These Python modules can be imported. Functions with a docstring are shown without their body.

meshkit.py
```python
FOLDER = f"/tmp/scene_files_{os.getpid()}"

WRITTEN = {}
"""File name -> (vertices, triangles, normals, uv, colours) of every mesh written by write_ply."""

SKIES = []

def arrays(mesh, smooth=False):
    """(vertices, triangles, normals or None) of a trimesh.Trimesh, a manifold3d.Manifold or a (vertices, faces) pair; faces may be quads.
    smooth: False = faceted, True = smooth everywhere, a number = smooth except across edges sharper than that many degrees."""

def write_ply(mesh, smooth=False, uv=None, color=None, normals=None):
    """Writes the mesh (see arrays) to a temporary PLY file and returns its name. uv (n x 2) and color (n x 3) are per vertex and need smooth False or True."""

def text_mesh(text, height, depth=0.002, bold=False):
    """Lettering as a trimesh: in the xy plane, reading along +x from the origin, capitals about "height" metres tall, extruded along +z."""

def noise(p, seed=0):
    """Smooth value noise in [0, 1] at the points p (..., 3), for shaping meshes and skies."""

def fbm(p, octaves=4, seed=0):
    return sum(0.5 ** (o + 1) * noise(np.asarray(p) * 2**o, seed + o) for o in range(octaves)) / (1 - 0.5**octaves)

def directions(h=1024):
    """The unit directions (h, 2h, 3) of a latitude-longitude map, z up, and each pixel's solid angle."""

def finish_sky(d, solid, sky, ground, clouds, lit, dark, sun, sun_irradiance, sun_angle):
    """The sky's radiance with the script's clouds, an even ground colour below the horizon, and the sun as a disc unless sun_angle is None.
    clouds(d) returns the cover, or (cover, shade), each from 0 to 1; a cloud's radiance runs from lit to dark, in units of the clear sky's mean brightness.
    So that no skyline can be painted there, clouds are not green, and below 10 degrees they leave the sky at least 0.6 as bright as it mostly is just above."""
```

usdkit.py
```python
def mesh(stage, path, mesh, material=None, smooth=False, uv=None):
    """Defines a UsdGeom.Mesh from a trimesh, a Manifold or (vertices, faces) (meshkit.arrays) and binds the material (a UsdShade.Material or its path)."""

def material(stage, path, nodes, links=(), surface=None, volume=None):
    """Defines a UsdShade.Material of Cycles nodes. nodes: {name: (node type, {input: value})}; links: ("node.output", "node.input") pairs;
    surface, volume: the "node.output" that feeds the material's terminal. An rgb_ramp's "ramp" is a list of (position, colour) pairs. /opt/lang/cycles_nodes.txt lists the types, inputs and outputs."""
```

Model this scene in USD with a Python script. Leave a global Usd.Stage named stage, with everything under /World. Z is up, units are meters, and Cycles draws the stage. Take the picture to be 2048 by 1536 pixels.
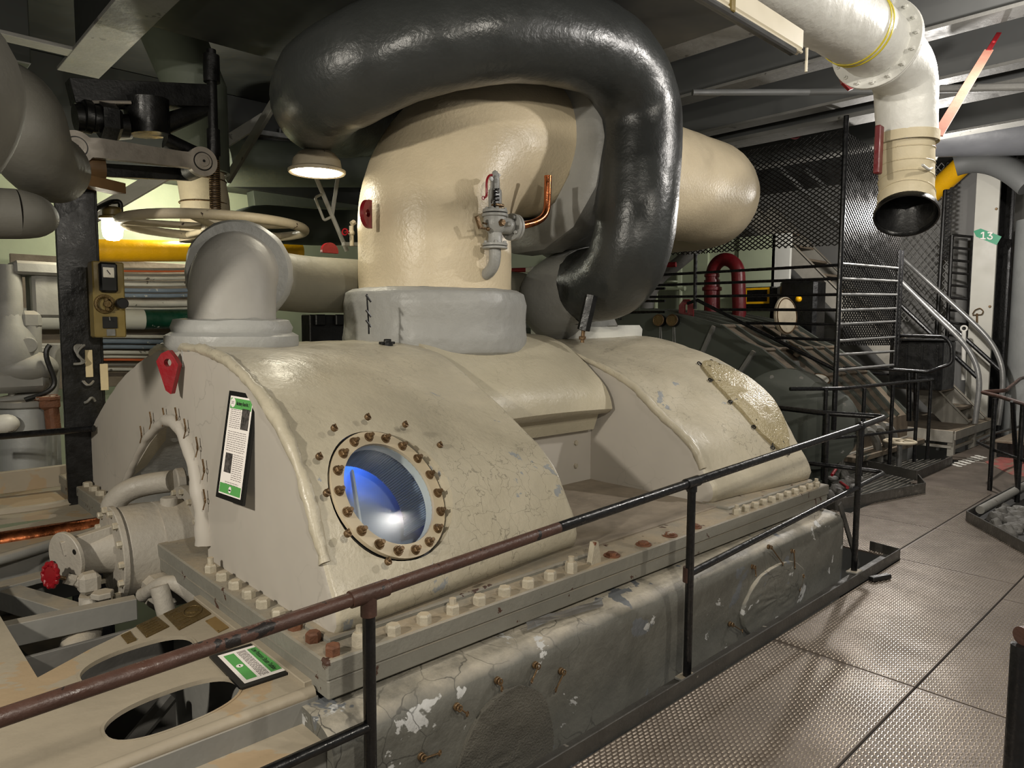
import math
import numpy as np
import trimesh
import manifold3d as m3
import shapely.geometry as sg
from shapely import affinity
from scipy.interpolate import CubicSpline, PchipInterpolator
import usdkit
import meshkit
from pxr import Usd, UsdGeom, UsdLux, UsdShade, Sdf, Gf, Vt

# ------------------------------------------------------------------ stage, camera, light
stage = Usd.Stage.CreateInMemory()
UsdGeom.SetStageUpAxis(stage, 'Z')
UsdGeom.SetStageMetersPerUnit(stage, 1.0)
UsdGeom.Xform.Define(stage, '/World')
UsdGeom.Scope.Define(stage, '/World/Looks')

FPX, EYE = 1410.0, 1.65
PITCH, ROLL, YAW = math.atan(113 / FPX), math.radians(0.25), math.radians(46.7)
FW = np.array([math.cos(YAW) * math.cos(PITCH), math.sin(YAW) * math.cos(PITCH), -math.sin(PITCH)])
_r0 = np.array([math.sin(YAW), -math.cos(YAW), 0.0])
_u0 = np.cross(_r0, FW)
RT = _r0 * math.cos(ROLL) + _u0 * math.sin(ROLL)
UP = -_r0 * math.sin(ROLL) + _u0 * math.cos(ROLL)
CAM = np.array([0.0, 0.0, EYE])
cam = UsdGeom.Camera.Define(stage, '/World/camera')
cam.CreateHorizontalApertureAttr(36.0)
cam.CreateVerticalApertureAttr(27.0)
cam.CreateFocalLengthAttr(36.0 * FPX / 2048.0)
cam.CreateClippingRangeAttr(Gf.Vec2f(0.05, 200.0))
cam.CreateExposureAttr(0.56)
_m = Gf.Matrix4d(1.0)
for _i, _v in enumerate((RT, UP, -FW, CAM)):
    _m.SetRow(_i, Gf.Vec4d(*map(float, _v), 1.0 if _i == 3 else 0.0))
cam.AddTransformOp().Set(_m)

dome = UsdLux.DomeLight.Define(stage, '/World/ambient_fill')  # dim ambient fill added to the whole room, no real source
dome.CreateIntensityAttr(0.035)
dome.CreateColorAttr(Gf.Vec3f(1.0, 0.97, 0.9))


def bulb(name, p, watts, col, r=0.07):
    l = UsdLux.SphereLight.Define(stage, '/World/' + name)
    l.CreateRadiusAttr(r)
    l.CreateIntensityAttr(watts / (4 * math.pi * math.pi * r * r))
    l.CreateColorAttr(Gf.Vec3f(*col))
    l.AddTranslateOp().Set(Gf.Vec3d(*p))


def shaded(name, p, watts, col, r=0.09, aim=None):
    """A lamp in a reflector: it shines down, or towards the point it is aimed at."""
    l = UsdLux.DiskLight.Define(stage, '/World/' + name)
    l.CreateRadiusAttr(r)
    l.CreateIntensityAttr(watts / (4 * math.pi * math.pi * r * r))
    l.CreateColorAttr(Gf.Vec3f(*col))
    if aim is None:
        l.AddTranslateOp().Set(Gf.Vec3d(*p))
    else:
        z = np.asarray(p, float) - np.asarray(aim, float)
        z /= np.linalg.norm(z)
        x = np.cross([0, 0, 1.0], z)
        x /= np.linalg.norm(x)
        m = Gf.Matrix4d(1.0)
        for i, v in enumerate((x, np.cross(z, x), z, np.asarray(p, float))):
            m.SetRow(i, Gf.Vec4d(*map(float, v), 1.0 if i == 3 else 0.0))
        l.AddTransformOp().Set(m)


WARM, NEUT = (1.0, 0.93, 0.81), (1.0, 0.95, 0.89)
shaded('lamp_glow_left', (-2.0, 1.75, 2.75), 290, WARM, aim=(1.4, 3.0, 1.0))
bulb('lamp_glow_behind', (0.30, -1.0, 2.9), 165, WARM, .07)
bulb('lamp_glow_walkway', (3.0, -1.2, 3.4), 95, WARM, .07)
bulb('lamp_glow_door', (5.4, 0.70, 3.50), 135, NEUT, .07)
bulb('lamp_glow_stair', (9.7, 3.0, 3.10), 190, NEUT, .06)


# ------------------------------------------------------------------ placing
def P(px, py, **k):
    """The point of the place seen at a picture position, at a known x, y or z."""
    d = FW + (px - 1024) / FPX * RT - (py - 768) / FPX * UP
    (a, v), = k.items()
    i = 'xyz'.index(a)
    return CAM + d * ((v - CAM[i]) / d[i])


def V(*a):
    return np.array(a, float)


# ------------------------------------------------------------------ mesh helpers (each returns a trimesh)
def T(v, f):
    return trimesh.Trimesh(np.asarray(v, float), np.asarray(f, int), process=False)


def cat(*ms):
    return trimesh.util.concatenate([m for m in ms])


def man(m):
    q = trimesh.Trimesh(m.vertices, m.faces, process=True)
    q.merge_vertices()
    return m3.Manifold(m3.Mesh(np.asarray(q.vertices, np.float32), np.asarray(q.faces, np.uint32)))


def unman(m):
    q = m.to_mesh()
    return T(q.vert_properties[:, :3], q.tri_verts)


def hull(pts):
    return unman(m3.Manifold.hull_points(np.asarray(pts, np.float64)))


def box(c, s, b=0.004, rz=0.0, R=None):
    h = np.array(s, float) / 2
    b = min(b, h.min() * .6)
    pts = []
    for i in range(8):
        sg_ = np.array([1 if i & 1 else -1, 1 if i & 2 else -1, 1 if i & 4 else -1])
        for k in range(3):
            q = sg_ * (h - b)
            q[k] = sg_[k] * h[k]
            pts.append(q)
    pts = np.array(pts)
    if R is None:
        c_, s_ = math.cos(rz), math.sin(rz)
        R = np.array([[c_, -s_, 0], [s_, c_, 0], [0, 0, 1]])
    return hull(pts @ np.asarray(R).T + np.asarray(c))


def box2(lo, hi, b=0.004):
    lo, hi = np.asarray(lo, float), np.asarray(hi, float)
    return box((lo + hi) / 2, np.abs(hi - lo), b)


def unit(v):
    v = np.asarray(v, float)
    return v / (np.linalg.norm(v) + 1e-12)


def axes(n):
    n = unit(n)
    a = np.cross([0, 0, 1.0], n) if abs(n[2]) < .95 else np.cross([0, 1.0, 0], n)
    a = unit(a)
    return a, np.cross(n, a), n


def tube(path, r, n=14, cap=True, sq=1.0):
    p = np.asarray(path, float)
    t = np.gradient(p, axis=0)
    t /= np.linalg.norm(t, axis=1, keepdims=True) + 1e-12
    a, b, _ = axes(t[0])
    A, B = [a], [b]
    for i in range(1, len(p)):
        v = np.cross(t[i - 1], t[i])
        s, c = np.linalg.norm(v), float(np.dot(t[i - 1], t[i]))
        if s > 1e-9:
            k = v / s
            th = math.atan2(s, c)
            rot = lambda w: w * math.cos(th) + np.cross(k, w) * math.sin(th) + k * np.dot(k, w) * (1 - math.cos(th))
            a, b = rot(a), rot(b)
        A.append(a); B.append(b)
    A, B = np.array(A), np.array(B)
    ang = np.arange(n) * 2 * np.pi / n
    rr = np.broadcast_to(np.asarray(r, float), (len(p),))[:, None, None]
    v = p[:, None] + rr * (np.cos(ang)[None, :, None] * A[:, None] + sq * np.sin(ang)[None, :, None] * B[:, None])
    L = len(p)
    i, j = np.meshgrid(np.arange(L - 1), np.arange(n), indexing='ij')
    q = np.stack([i * n + j, i * n + (j + 1) % n, (i + 1) * n + (j + 1) % n, (i + 1) * n + j], -1).reshape(-1, 4)
    f = np.vstack([q[:, [0, 1, 2]], q[:, [0, 2, 3]]])
    v = v.reshape(-1, 3)
    if cap:
        v = np.vstack([v, p[0], p[-1]])
        k = np.arange(n)
        f = np.vstack([f, np.stack([(k + 1) % n, k, np.full(n, L * n)], 1),
                       np.stack([(L - 1) * n + k, (L - 1) * n + (k + 1) % n, np.full(n, L * n + 1)], 1)])
    return T(v, f)


def rod(a, b, r, n=12, r2=None):
    return tube([a, b], [r, r if r2 is None else r2], n)


def bar(a, b, w, h, up=(0, 0, 1)):
    """Straight bar of rectangular section w (sideways) by h (along up)."""
    a, b = np.asarray(a, float), np.asarray(b, float)
    d = unit(b - a)
    s = unit(np.cross(d, up))
    u = np.cross(s, d)
    return box((a + b) / 2, (np.linalg.norm(b - a), w, h), .003, R=np.stack([d, s, u], 1))


def spline(pts, n=60):
    p = np.asarray(pts, float)
    t = np.r_[0, np.cumsum(np.sqrt(np.linalg.norm(np.diff(p, axis=0), axis=1)))]
    return CubicSpline(t, p)(np.linspace(0, t[-1], n))


def rounded(pts, rad=.1, n=8):
    p = [np.asarray(q, float) for q in pts]
    out = [p[0]]
    for i in range(1, len(p) - 1):
        a, b, c = p[i - 1], p[i], p[i + 1]
        la, lc = np.linalg.norm(a - b), np.linalg.norm(c - b)
        r = min(rad, la * .45, lc * .45)
        s, e = b + (a - b) / la * r, b + (c - b) / lc * r
        for k in np.linspace(0, 1, n):
            out.append((1 - k) ** 2 * s + 2 * k * (1 - k) * b + k * k * e)
    out.append(p[-1])
    return np.array(out)


def lathe(prof, base, axis=(0, 0, 1), n=32, ex=1.0):
    """prof: (radius, height along the axis) pairs, closed at the axis where the radius is 0."""
    a, b, c = axes(axis)
    prof = np.asarray(prof, float)
    ang = np.arange(n) * 2 * np.pi / n
    ring = np.cos(ang)[:, None] * a + ex * np.sin(ang)[:, None] * b
    v = np.asarray(base) + prof[:, 0, None, None] * ring[None] + prof[:, 1, None, None] * c
    L = len(prof)
    i, j = np.meshgrid(np.arange(L - 1), np.arange(n), indexing='ij')
    q = np.stack([i * n + j, i * n + (j + 1) % n, (i + 1) * n + (j + 1) % n, (i + 1) * n + j], -1).reshape(-1, 4)
    m = T(v.reshape(-1, 3), np.vstack([q[:, [0, 1, 2]], q[:, [0, 2, 3]]]))
    m.merge_vertices()
    m.update_faces(m.nondegenerate_faces())
    return m


def disc(c, n, r, h, seg=28, b=None):
    b = min(h, r) * .15 if b is None else b
    return lathe([(0, 0), (r - b, 0), (r, b), (r, h - b), (r - b, h), (0, h)], c, n, seg)


def ringdisc(c, n, r0, r1, h, seg=40):
    return lathe([(r0, 0), (r1, 0), (r1, h), (r0, h), (r0, 0)], c, n, seg)


def torus(c, n, R, r, seg=18, k=8):
    a, b, _ = axes(n)
    ang = np.linspace(0, 2 * np.pi, seg, endpoint=False)
    pts = np.asarray(c) + R * (np.cos(ang)[:, None] * a + np.sin(ang)[:, None] * b)
    return tube(np.vstack([pts, pts[:1]]), r, k, False)


def ball(c, r, sub=2):
    m = trimesh.creation.icosphere(sub, 1.0)
    m.vertices = m.vertices * np.asarray(r) + np.asarray(c)
    return m


def prism(poly, o, u, v, d):
    """A shapely polygon (or points) in the plane o + x u + y v, thickened by d along u x v."""
    if not isinstance(poly, sg.base.BaseGeometry):
        poly = sg.Polygon(poly)
    m = trimesh.util.concatenate([trimesh.creation.extrude_polygon(g, abs(d), engine='earcut') for g in getattr(poly, 'geoms', [poly])])
    u, v = unit(u), unit(v)
    w = np.cross(u, v)
    p = m.vertices.copy()
    if d < 0:
        p[:, 2] *= -1
        m.invert()
    m.vertices = np.asarray(o) + p[:, :1] * u + p[:, 1:2] * v + p[:, 2:] * w
    return m


def grid(pts):
    a, b = pts.shape[:2]
    i, j = np.meshgrid(np.arange(a - 1), np.arange(b - 1), indexing='ij')
    q = np.stack([i * b + j, (i + 1) * b + j, (i + 1) * b + j + 1, i * b + j + 1], -1).reshape(-1, 4)
    return T(pts.reshape(-1, 3), np.vstack([q[:, [0, 1, 2]], q[:, [0, 2, 3]]]))


def loft(sections):
    """Closed solid through closed sections (k, n, 3), capped by fans."""
    s = np.asarray(sections)
    k, n = s.shape[:2]
    v = s.reshape(-1, 3)
    i, j = np.meshgrid(np.arange(k - 1), np.arange(n), indexing='ij')
    q = np.stack([i * n + j, i * n + (j + 1) % n, (i + 1) * n + (j + 1) % n, (i + 1) * n + j], -1).reshape(-1, 4)
    f = np.vstack([q[:, [0, 1, 2]], q[:, [0, 2, 3]]])
    v = np.vstack([v, s[0].mean(0), s[-1].mean(0)])
    j = np.arange(n)
    f = np.vstack([f, np.stack([(j + 1) % n, j, np.full(n, k * n)], 1), np.stack([(k - 1) * n + j, (k - 1) * n + (j + 1) % n, np.full(n, k * n + 1)], 1)])
    m = T(v, f)
    if m.volume < 0:
        m.invert()
    return m


def lump(m, amp, scale, seed=0, amp2=0, scale2=20):
    n = m.vertex_normals
    p = m.vertices
    d = (meshkit.fbm(p * scale, 3, seed) - .5) * 2 * amp
    if amp2:
        d = d + (meshkit.fbm(p * scale2, 2, seed + 9) - .5) * 2 * amp2
    m = m.copy()
    m.vertices = p + n * d[:, None]
    return m


def hexnut(p, n, r=.026, h=.03, stud=.0, seed=0, chamf=True):
    a, b, c = axes(n)
    rng = np.random.default_rng(int(abs(p[0] * 1371 + p[1] * 733 + p[2] * 97) * 10) % 99991)
    ph = rng.uniform(0, np.pi / 3)
    ang = ph + np.arange(6) * np.pi / 3
    ring = lambda rr, z: np.asarray(p) + rr * (np.cos(ang)[:, None] * a + np.sin(ang)[:, None] * b) + c * z
    m = hull(np.vstack([ring(r, -.002), ring(r, h * .8), ring(r * .82, h)]))
    out = [m]
    if stud:
        out.append(rod(np.asarray(p) + c * h * .9, np.asarray(p) + c * (h + stud), r * .5, 10))
    return cat(*out)


def arc_pts(c, r, a0, a1, n, u, v):
    t = np.linspace(a0, a1, n)
    return np.asarray(c) + r * (np.cos(t)[:, None] * np.asarray(u) + np.sin(t)[:, None] * np.asarray(v))


# ------------------------------------------------------------------ prims
COUNT = {}


def numbered(parent, name):
    k = COUNT.get((parent, name), 0)
    COUNT[(parent, name)] = k + 1
    return f'{parent}/{name}' + (f'_{k:03d}' if k else '')


def tag(prim, label=None, category=None, group=None, kind=None):
    for k, v in (('label', label), ('category', category), ('group', group), ('kind', kind)):
        if v:
            prim.SetCustomDataByKey(k, v)


LOC = {}


def thing(name, label, category, loc=(0, 0, 0), group=None, kind=None):
    path = numbered('/World', name)
    x = UsdGeom.Xform.Define(stage, path)
    x.AddTranslateOp().Set(Gf.Vec3d(*map(float, loc)))
    tag(x.GetPrim(), label, category, group, kind)
    LOC[path] = np.asarray(loc, float)
    return path


def part(parent, name, mesh, mat, smooth=30, label=None, kind=None):
    path = numbered(parent, name)
    loc = LOC[parent]
    mesh = T(mesh.vertices - loc, mesh.faces)
    m = usdkit.mesh(stage, path, mesh, MAT[mat], smooth=smooth)
    LOC[path] = loc
    tag(m.GetPrim(), label, None, None, kind)
    return path


def solo(name, mesh, mat, label, category, group=None, kind=None, smooth=30):
    """A thing of one mesh."""
    path = numbered('/World', name)
    loc = np.array([mesh.bounds.mean(0)[0], mesh.bounds.mean(0)[1], mesh.bounds[0][2]])
    m = usdkit.mesh(stage, path, T(mesh.vertices - loc, mesh.faces), MAT[mat], smooth=smooth)
    UsdGeom.Xformable(m).AddTranslateOp().Set(Gf.Vec3d(*map(float, loc)))
    LOC[path] = loc
    tag(m.GetPrim(), label, category, group, kind)
    return path


def struct(name, mesh, mat, label=None, smooth=30):
    return solo(name, mesh, mat, label, None, None, 'structure', smooth)


# ------------------------------------------------------------------ materials
MAT = {}


def S(r, g, b):
    c = np.array([r, g, b]) / 255.0
    return tuple(np.where(c <= .04045, c / 12.92, ((c + .055) / 1.055) ** 2.4))


def paint(name, col, rough=.45, var=.14, vs=2.5, bump=0.0, bs=40, chip=None, ct=.64, cs=5.0, crack=0.0, ks=9.0, dust=None, metal=0.0, spec=.5, rv=.12, chip2=None, ct2=.7, cs2=3.0, coat=0.0):
    c = np.array(col)
    N = {'g': ('geometry', {}),
         'n': ('noise_texture', {'scale': vs, 'detail': 6.0, 'roughness': .62}),
         'r': ('rgb_ramp', {'ramp': [(.3, tuple(c * (1 - var))), (.7, tuple(np.minimum(c * (1 + var), .95)))]}),
         'p': ('principled_bsdf', {'roughness': rough, 'metallic': metal, 'specular_ior_level': spec, 'coat_weight': coat, 'coat_roughness': .15})}
    L = [('g.position', 'n.vector'), ('n.fac', 'r.fac')]
    cur = 'r.color'
    if dust is not None:
        N['sx'] = ('separate_xyz', {})
        N['dr'] = ('rgb_ramp', {'ramp': [(.55, (0, 0, 0)), (.95, (1, 1, 1))]})
        N['dn'] = ('noise_texture', {'scale': 3.3, 'detail': 7.0, 'roughness': .7})
        N['dm'] = ('rgb_ramp', {'ramp': [(.36, (.25, .25, .25)), (.62, (1, 1, 1))]})
        N['dx'] = ('math', {'math_type': 'multiply'})
        N['dmix'] = ('mix', {'color2': dust})
        L += [('g.normal', 'sx.vector'), ('sx.z', 'dr.fac'), ('g.position', 'dn.vector'), ('dn.fac', 'dm.fac'), ('dr.color', 'dx.value1'), ('dm.color', 'dx.value2'), ('dx.value', 'dmix.fac'), (cur, 'dmix.color1')]
        cur = 'dmix.result' if False else 'dmix.color'
    for k, (cc, tt, ss) in enumerate(((chip2, ct2, cs2), (chip, ct, cs))):
        if cc is None:
            continue
        N[f'cn{k}'] = ('noise_texture', {'scale': ss, 'detail': 5.0, 'roughness': .6, 'distortion': .3})
        N[f'cr{k}'] = ('rgb_ramp', {'ramp': [(tt, (0, 0, 0)), (tt + .012, (1, 1, 1))]})
        N[f'cm{k}'] = ('mix', {'color2': cc})
        L += [('g.position', f'cn{k}.vector'), (f'cn{k}.fac', f'cr{k}.fac'), (f'cr{k}.color', f'cm{k}.fac'), (cur, f'cm{k}.color1')]
        cur = f'cm{k}.color'
    if crack:
        N['kn'] = ('noise_texture', {'scale': ks * .7, 'detail': 4.0})
        N['ks'] = ('vector_math', {'math_type': 'scale', 'scale': .22})
        N['ka'] = ('vector_math', {'math_type': 'add'})
        N['kv'] = ('voronoi_texture', {'feature': 'distance_to_edge', 'scale': ks})
        N['kr'] = ('rgb_ramp', {'ramp': [(0, (1, 1, 1)), (.006, (1, 1, 1)), (.02, (0, 0, 0))]})
        N['kb'] = ('noise_texture', {'scale': 1.6, 'detail': 3.0})
        N['kbr'] = ('rgb_ramp', {'ramp': [(.5, (0, 0, 0)), (.64, (crack, crack, crack))]})
        N['kx'] = ('math', {'math_type': 'multiply'})
        N['km'] = ('mix', {'color2': tuple(c * .28)})
        L += [('g.position', 'kn.vector'), ('kn.color', 'ks.vector1'), ('g.position', 'ka.vector1'), ('ks.vector', 'ka.vector2'), ('ka.vector', 'kv.vector'), ('kv.distance', 'kr.fac'),
              ('g.position', 'kb.vector'), ('kb.fac', 'kbr.fac'), ('kr.color', 'kx.value1'), ('kbr.color', 'kx.value2'), ('kx.value', 'km.fac'), (cur, 'km.color1')]
        cur = 'km.color'
    L.append((cur, 'p.base_color'))
    if rv:
        N['rr'] = ('map_range', {'from_min': .3, 'from_max': .7, 'to_min': max(rough - rv, .05), 'to_max': min(rough + rv, 1.0), 'clamp': True})
        N['rn'] = ('noise_texture', {'scale': vs * 2.3, 'detail': 4.0})
        L += [('g.position', 'rn.vector'), ('rn.fac', 'rr.value'), ('rr.result', 'p.roughness')]
    if bump:
        N['bn'] = ('noise_texture', {'scale': bs, 'detail': 3.0, 'roughness': .55})
        N['b'] = ('bump', {'strength': bump, 'distance': .01})
        L += [('g.position', 'bn.vector'), ('bn.fac', 'b.height'), ('b.normal', 'p.normal')]
    MAT[name] = usdkit.material(stage, '/World/Looks/' + name, N, L, surface='p.BSDF')


def flat(name, col, rough=.5, metal=0.0):
    MAT[name] = usdkit.material(stage, '/World/Looks/' + name, {'p': ('principled_bsdf', {'base_color': col, 'roughness': rough, 'metallic': metal})}, surface='p.BSDF')


def glow(name, col, strength):
    MAT[name] = usdkit.material(stage, '/World/Looks/' + name, {'e': ('emission', {'color': col, 'strength': strength})}, surface='e.emission')


DUST = S(150, 132, 108)
PALEDUST = S(188, 178, 155)
paint('casing_paint', S(178, 170, 150), .37, .13, 2.3, .32, 34, crack=.55, ks=11, chip=S(146, 149, 150), ct=.665, cs=4.5, rv=.14)
paint('end_paint', S(176, 170, 160), .62, .06, 1.4, .07, 14, crack=.25, ks=6)
paint('neck_paint', S(182, 174, 152), .36, .08, 2.0, .30, 45, crack=.2)
paint('lagging_grey', S(152, 152, 148), .5, .07, 2.2, .35, 28)
paint('run_shaded_grey', S(116, 113, 100), .55, .08, 2.0, .25, 22)  # elbow grey darkened: shade on the horizontal run put into its colour
paint('ring_paint', S(188, 174, 148), .5, .06, 4.0)
paint('inner_wall', S(120, 132, 150), .9, .1, 4.0)
paint('elbow_grey', S(158, 155, 148), .55, .06, 2.0, .25, 22)
paint('beige_paint', S(208, 193, 163), .40, .09, 1.8, .35, 45)
paint('dark_pipe_paint', S(48, 50, 49), .34, .08, 2.0, .32, 30, rv=.08)
paint('flange_paint', S(122, 120, 111), .55, .12, 3.0, .3, 30, chip=S(70, 48, 38), ct=.64, cs=9.0, dust=S(158, 144, 122))
paint('nut_paint', S(168, 160, 142), .6, .14, 9.0, .3, 60, chip=S(110, 62, 40), ct=.70, cs=6, dust=S(180, 165, 140))
paint('nut_rust', S(104, 66, 44), .7, .3, 14.0, .4, 70, chip=S(160, 150, 135), ct=.6, cs=8)
paint('stud_steel', S(110, 88, 62), .42, .3, 25.0, .3, 90, metal=.6)
paint('lower_paint', S(96, 95, 88), .58, .18, 2.2, .5, 24, crack=.8, ks=6, chip=S(176, 176, 174), ct=.62, cs=4.2, chip2=S(98, 101, 104), ct2=.60, cs2=2.3, dust=S(176, 168, 152))
paint('canvas_pad', S(84, 81, 73), .85, .16, 5.0, .8, 120)
paint('coated_pad', S(160, 148, 116), .28, .12, 4.0, 1.0, 60)
paint('recess_dust', S(138, 127, 112), .75, .28, 3.5, .5, 18)
paint('pedestal_paint', S(150, 140, 122), .6, .13, 1.7, .25, 20, chip=S(128, 78, 50), ct=.71, cs=4.0, chip2=S(158, 138, 110), ct2=.58, cs2=1.8)
paint('frame_grey', S(126, 125, 120), .6, .12, 2.5, .2, 20, dust=S(160, 148, 128))
paint('valve_grey', S(162, 156, 145), .55, .10, 5.0, .35, 40, dust=S(172, 160, 140))
paint('relief_grey', S(150, 150, 146), .42, .08, 9.0, .3, 50)
paint('black_rail', S(20, 20, 21), .28, .3, 10.0, .15, 60)
paint('brown_rail', S(72, 50, 42), .42, .25, 7.0, .25, 60, chip=S(30, 26, 25), ct=.62, cs=9)
paint('kick_steel', S(62, 60, 56), .5, .25, 6.0, .3, 40, chip=S(120, 116, 108), ct=.68, cs=14)
paint('tread_steel', S(104, 94, 85), .45, .22, 1.6, .12, 60, metal=.5, rv=.1)
paint('lug_steel', S(188, 176, 162), .28, .15, 2.5, .0, 60, metal=.75, rv=.06)
paint('red_paint', S(132, 18, 27), .38, .15, 6.0, .15, 40)
paint('dark_red_paint', S(104, 20, 26), .4, .15, 6.0, .15, 40)
paint('copper', S(176, 104, 66), .24, .25, 9.0, .1, 50, metal=1.0, chip=S(120, 72, 46), ct=.68, cs=7)
paint('brass', S(98, 80, 46), .42, .25, 12.0, .6, 120, metal=.45)
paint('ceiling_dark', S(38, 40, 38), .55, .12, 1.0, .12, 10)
paint('beam_grey', S(112, 111, 107), .55, .14, 2.5, .3, 22, chip=S(80, 78, 74), ct=.64, cs=5)
paint('web_grey', S(86, 87, 86), .6, .1, 1.5)
paint('galvanised_dark', S(84, 85, 88), .5, .1, 2.0, .15, 14)
paint('worn_red', S(138, 74, 68), .7, .25, 7.0, .3, 40, chip=S(112, 98, 84), ct=.52, cs=6)
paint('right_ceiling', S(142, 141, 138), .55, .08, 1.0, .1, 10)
paint('duct_grey', S(226, 226, 221), .42, .06, 2.5, .35, 22, chip=S(168, 152, 130), ct=.74, cs=2)
paint('nozzle_cream', S(206, 194, 164), .5, .10, 4.0, .2, 30, chip=S(120, 112, 100), ct=.71, cs=9)
paint('yellow_paint', S(242, 182, 22), .35, .08, 3.0, .25, 30)
paint('rust_pink', S(176, 122, 104), .6, .10, 6.0, .1, 40)
flat('yellow_tape', S(222, 205, 60), .5)
paint('fixture_white', S(206, 198, 178), .45, .05, 3.0)
paint('lamp_tube', S(70, 70, 70), .25, .05, 3.0)
paint('galvanised', S(150, 150, 148), .34, .12, 3.0, .15, 30, metal=.6)
paint('stair_steel', S(150, 146, 136), .5, .15, 3.0, .2, 30, dust=S(160, 140, 110))
paint('mesh_black', S(24, 23, 22), .35, .2, 6.0)
paint('gear_green', S(80, 84, 77), .5, .14, 2.0, .15, 20)
paint('gear_dust', S(116, 104, 88), .7, .22, 4.0, .2, 20, chip=S(70, 72, 64), ct=.64, cs=4)
paint('pale_green', S(186, 196, 166), .55, .07, 1.6, .15, 14)
paint('white_wall', S(206, 206, 198), .5, .06, 1.5, .1, 14)
paint('column_white', S(188, 186, 176), .5, .06, 2.0, .1, 14)
paint('silver_lagging', S(156, 158, 156), .45, .10, 2.0, .3, 16, metal=.2)
paint('left_pipe_grey', S(88, 86, 79), .6, .10, 2.0, .3, 20)
paint('black_post', S(11, 11, 11), .35, .2, 5.0, .2, 40)
paint('machine_dark', S(19, 19, 19), .4, .2, 5.0, .2, 40, metal=.2)
paint('arm_steel', S(150, 143, 134), .42, .10, 6.0, .1, 40, metal=.35)
paint('wheel_cream', S(196, 184, 160), .5, .12, 5.0, .2, 40, chip=S(70, 52, 40), ct=.67, cs=9)
paint('dark_green_pipe', S(78, 84, 74), .6, .12, 2.0, .2, 20)
paint('bottle_green', S(18, 62, 46), .35, .1, 5.0, chip=S(210, 212, 206), ct=.68, cs=9)
paint('olive_panel', S(120, 104, 58), .42, .12, 5.0, .1, 40)
flat('black_plastic', S(18, 18, 18), .4)
flat('white_print', S(236, 230, 224), .6)
flat('green_print', S(86, 158, 82), .6)
flat('grey_print', S(122, 114, 112), .7)
flat('dark_print', S(40, 38, 38), .7)
flat('arrow_green', S(14, 140, 98), .45)
paint('photo_print', S(70, 66, 64), .6, .9, 55.0)
paint('cream_plate', S(206, 190, 152), .6, .08, 6.0)
paint('orange_pipe', S(206, 104, 58), .5, .1, 5.0)
paint('blue_grey_pipe', S(122, 136, 152), .5, .14, 5.0, chip=S(196, 196, 190), ct=.64, cs=9)
paint('white_pipe', S(206, 204, 196), .5, .12, 6.0, chip=S(120, 116, 108), ct=.66, cs=9)
paint('grey_pipe', S(128, 126, 120), .5, .14, 6.0, chip=S(70, 60, 52), ct=.66, cs=9)
paint('brown_wood', S(112, 84, 52), .6, .15, 8.0)
paint('pit_dark', S(46, 44, 42), .7, .2, 3.0)
paint('pit_grey', S(96, 94, 90), .65, .2, 3.0, .2, 20)
flat('matte_white', S(200, 204, 208), .95)
flat('gauge_face', S(226, 222, 208), .35)
glow('lamp_on', (1.0, .92, .72), 4.0)
glow('jar_on', (1.0, .93, .72), 14.0)
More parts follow.
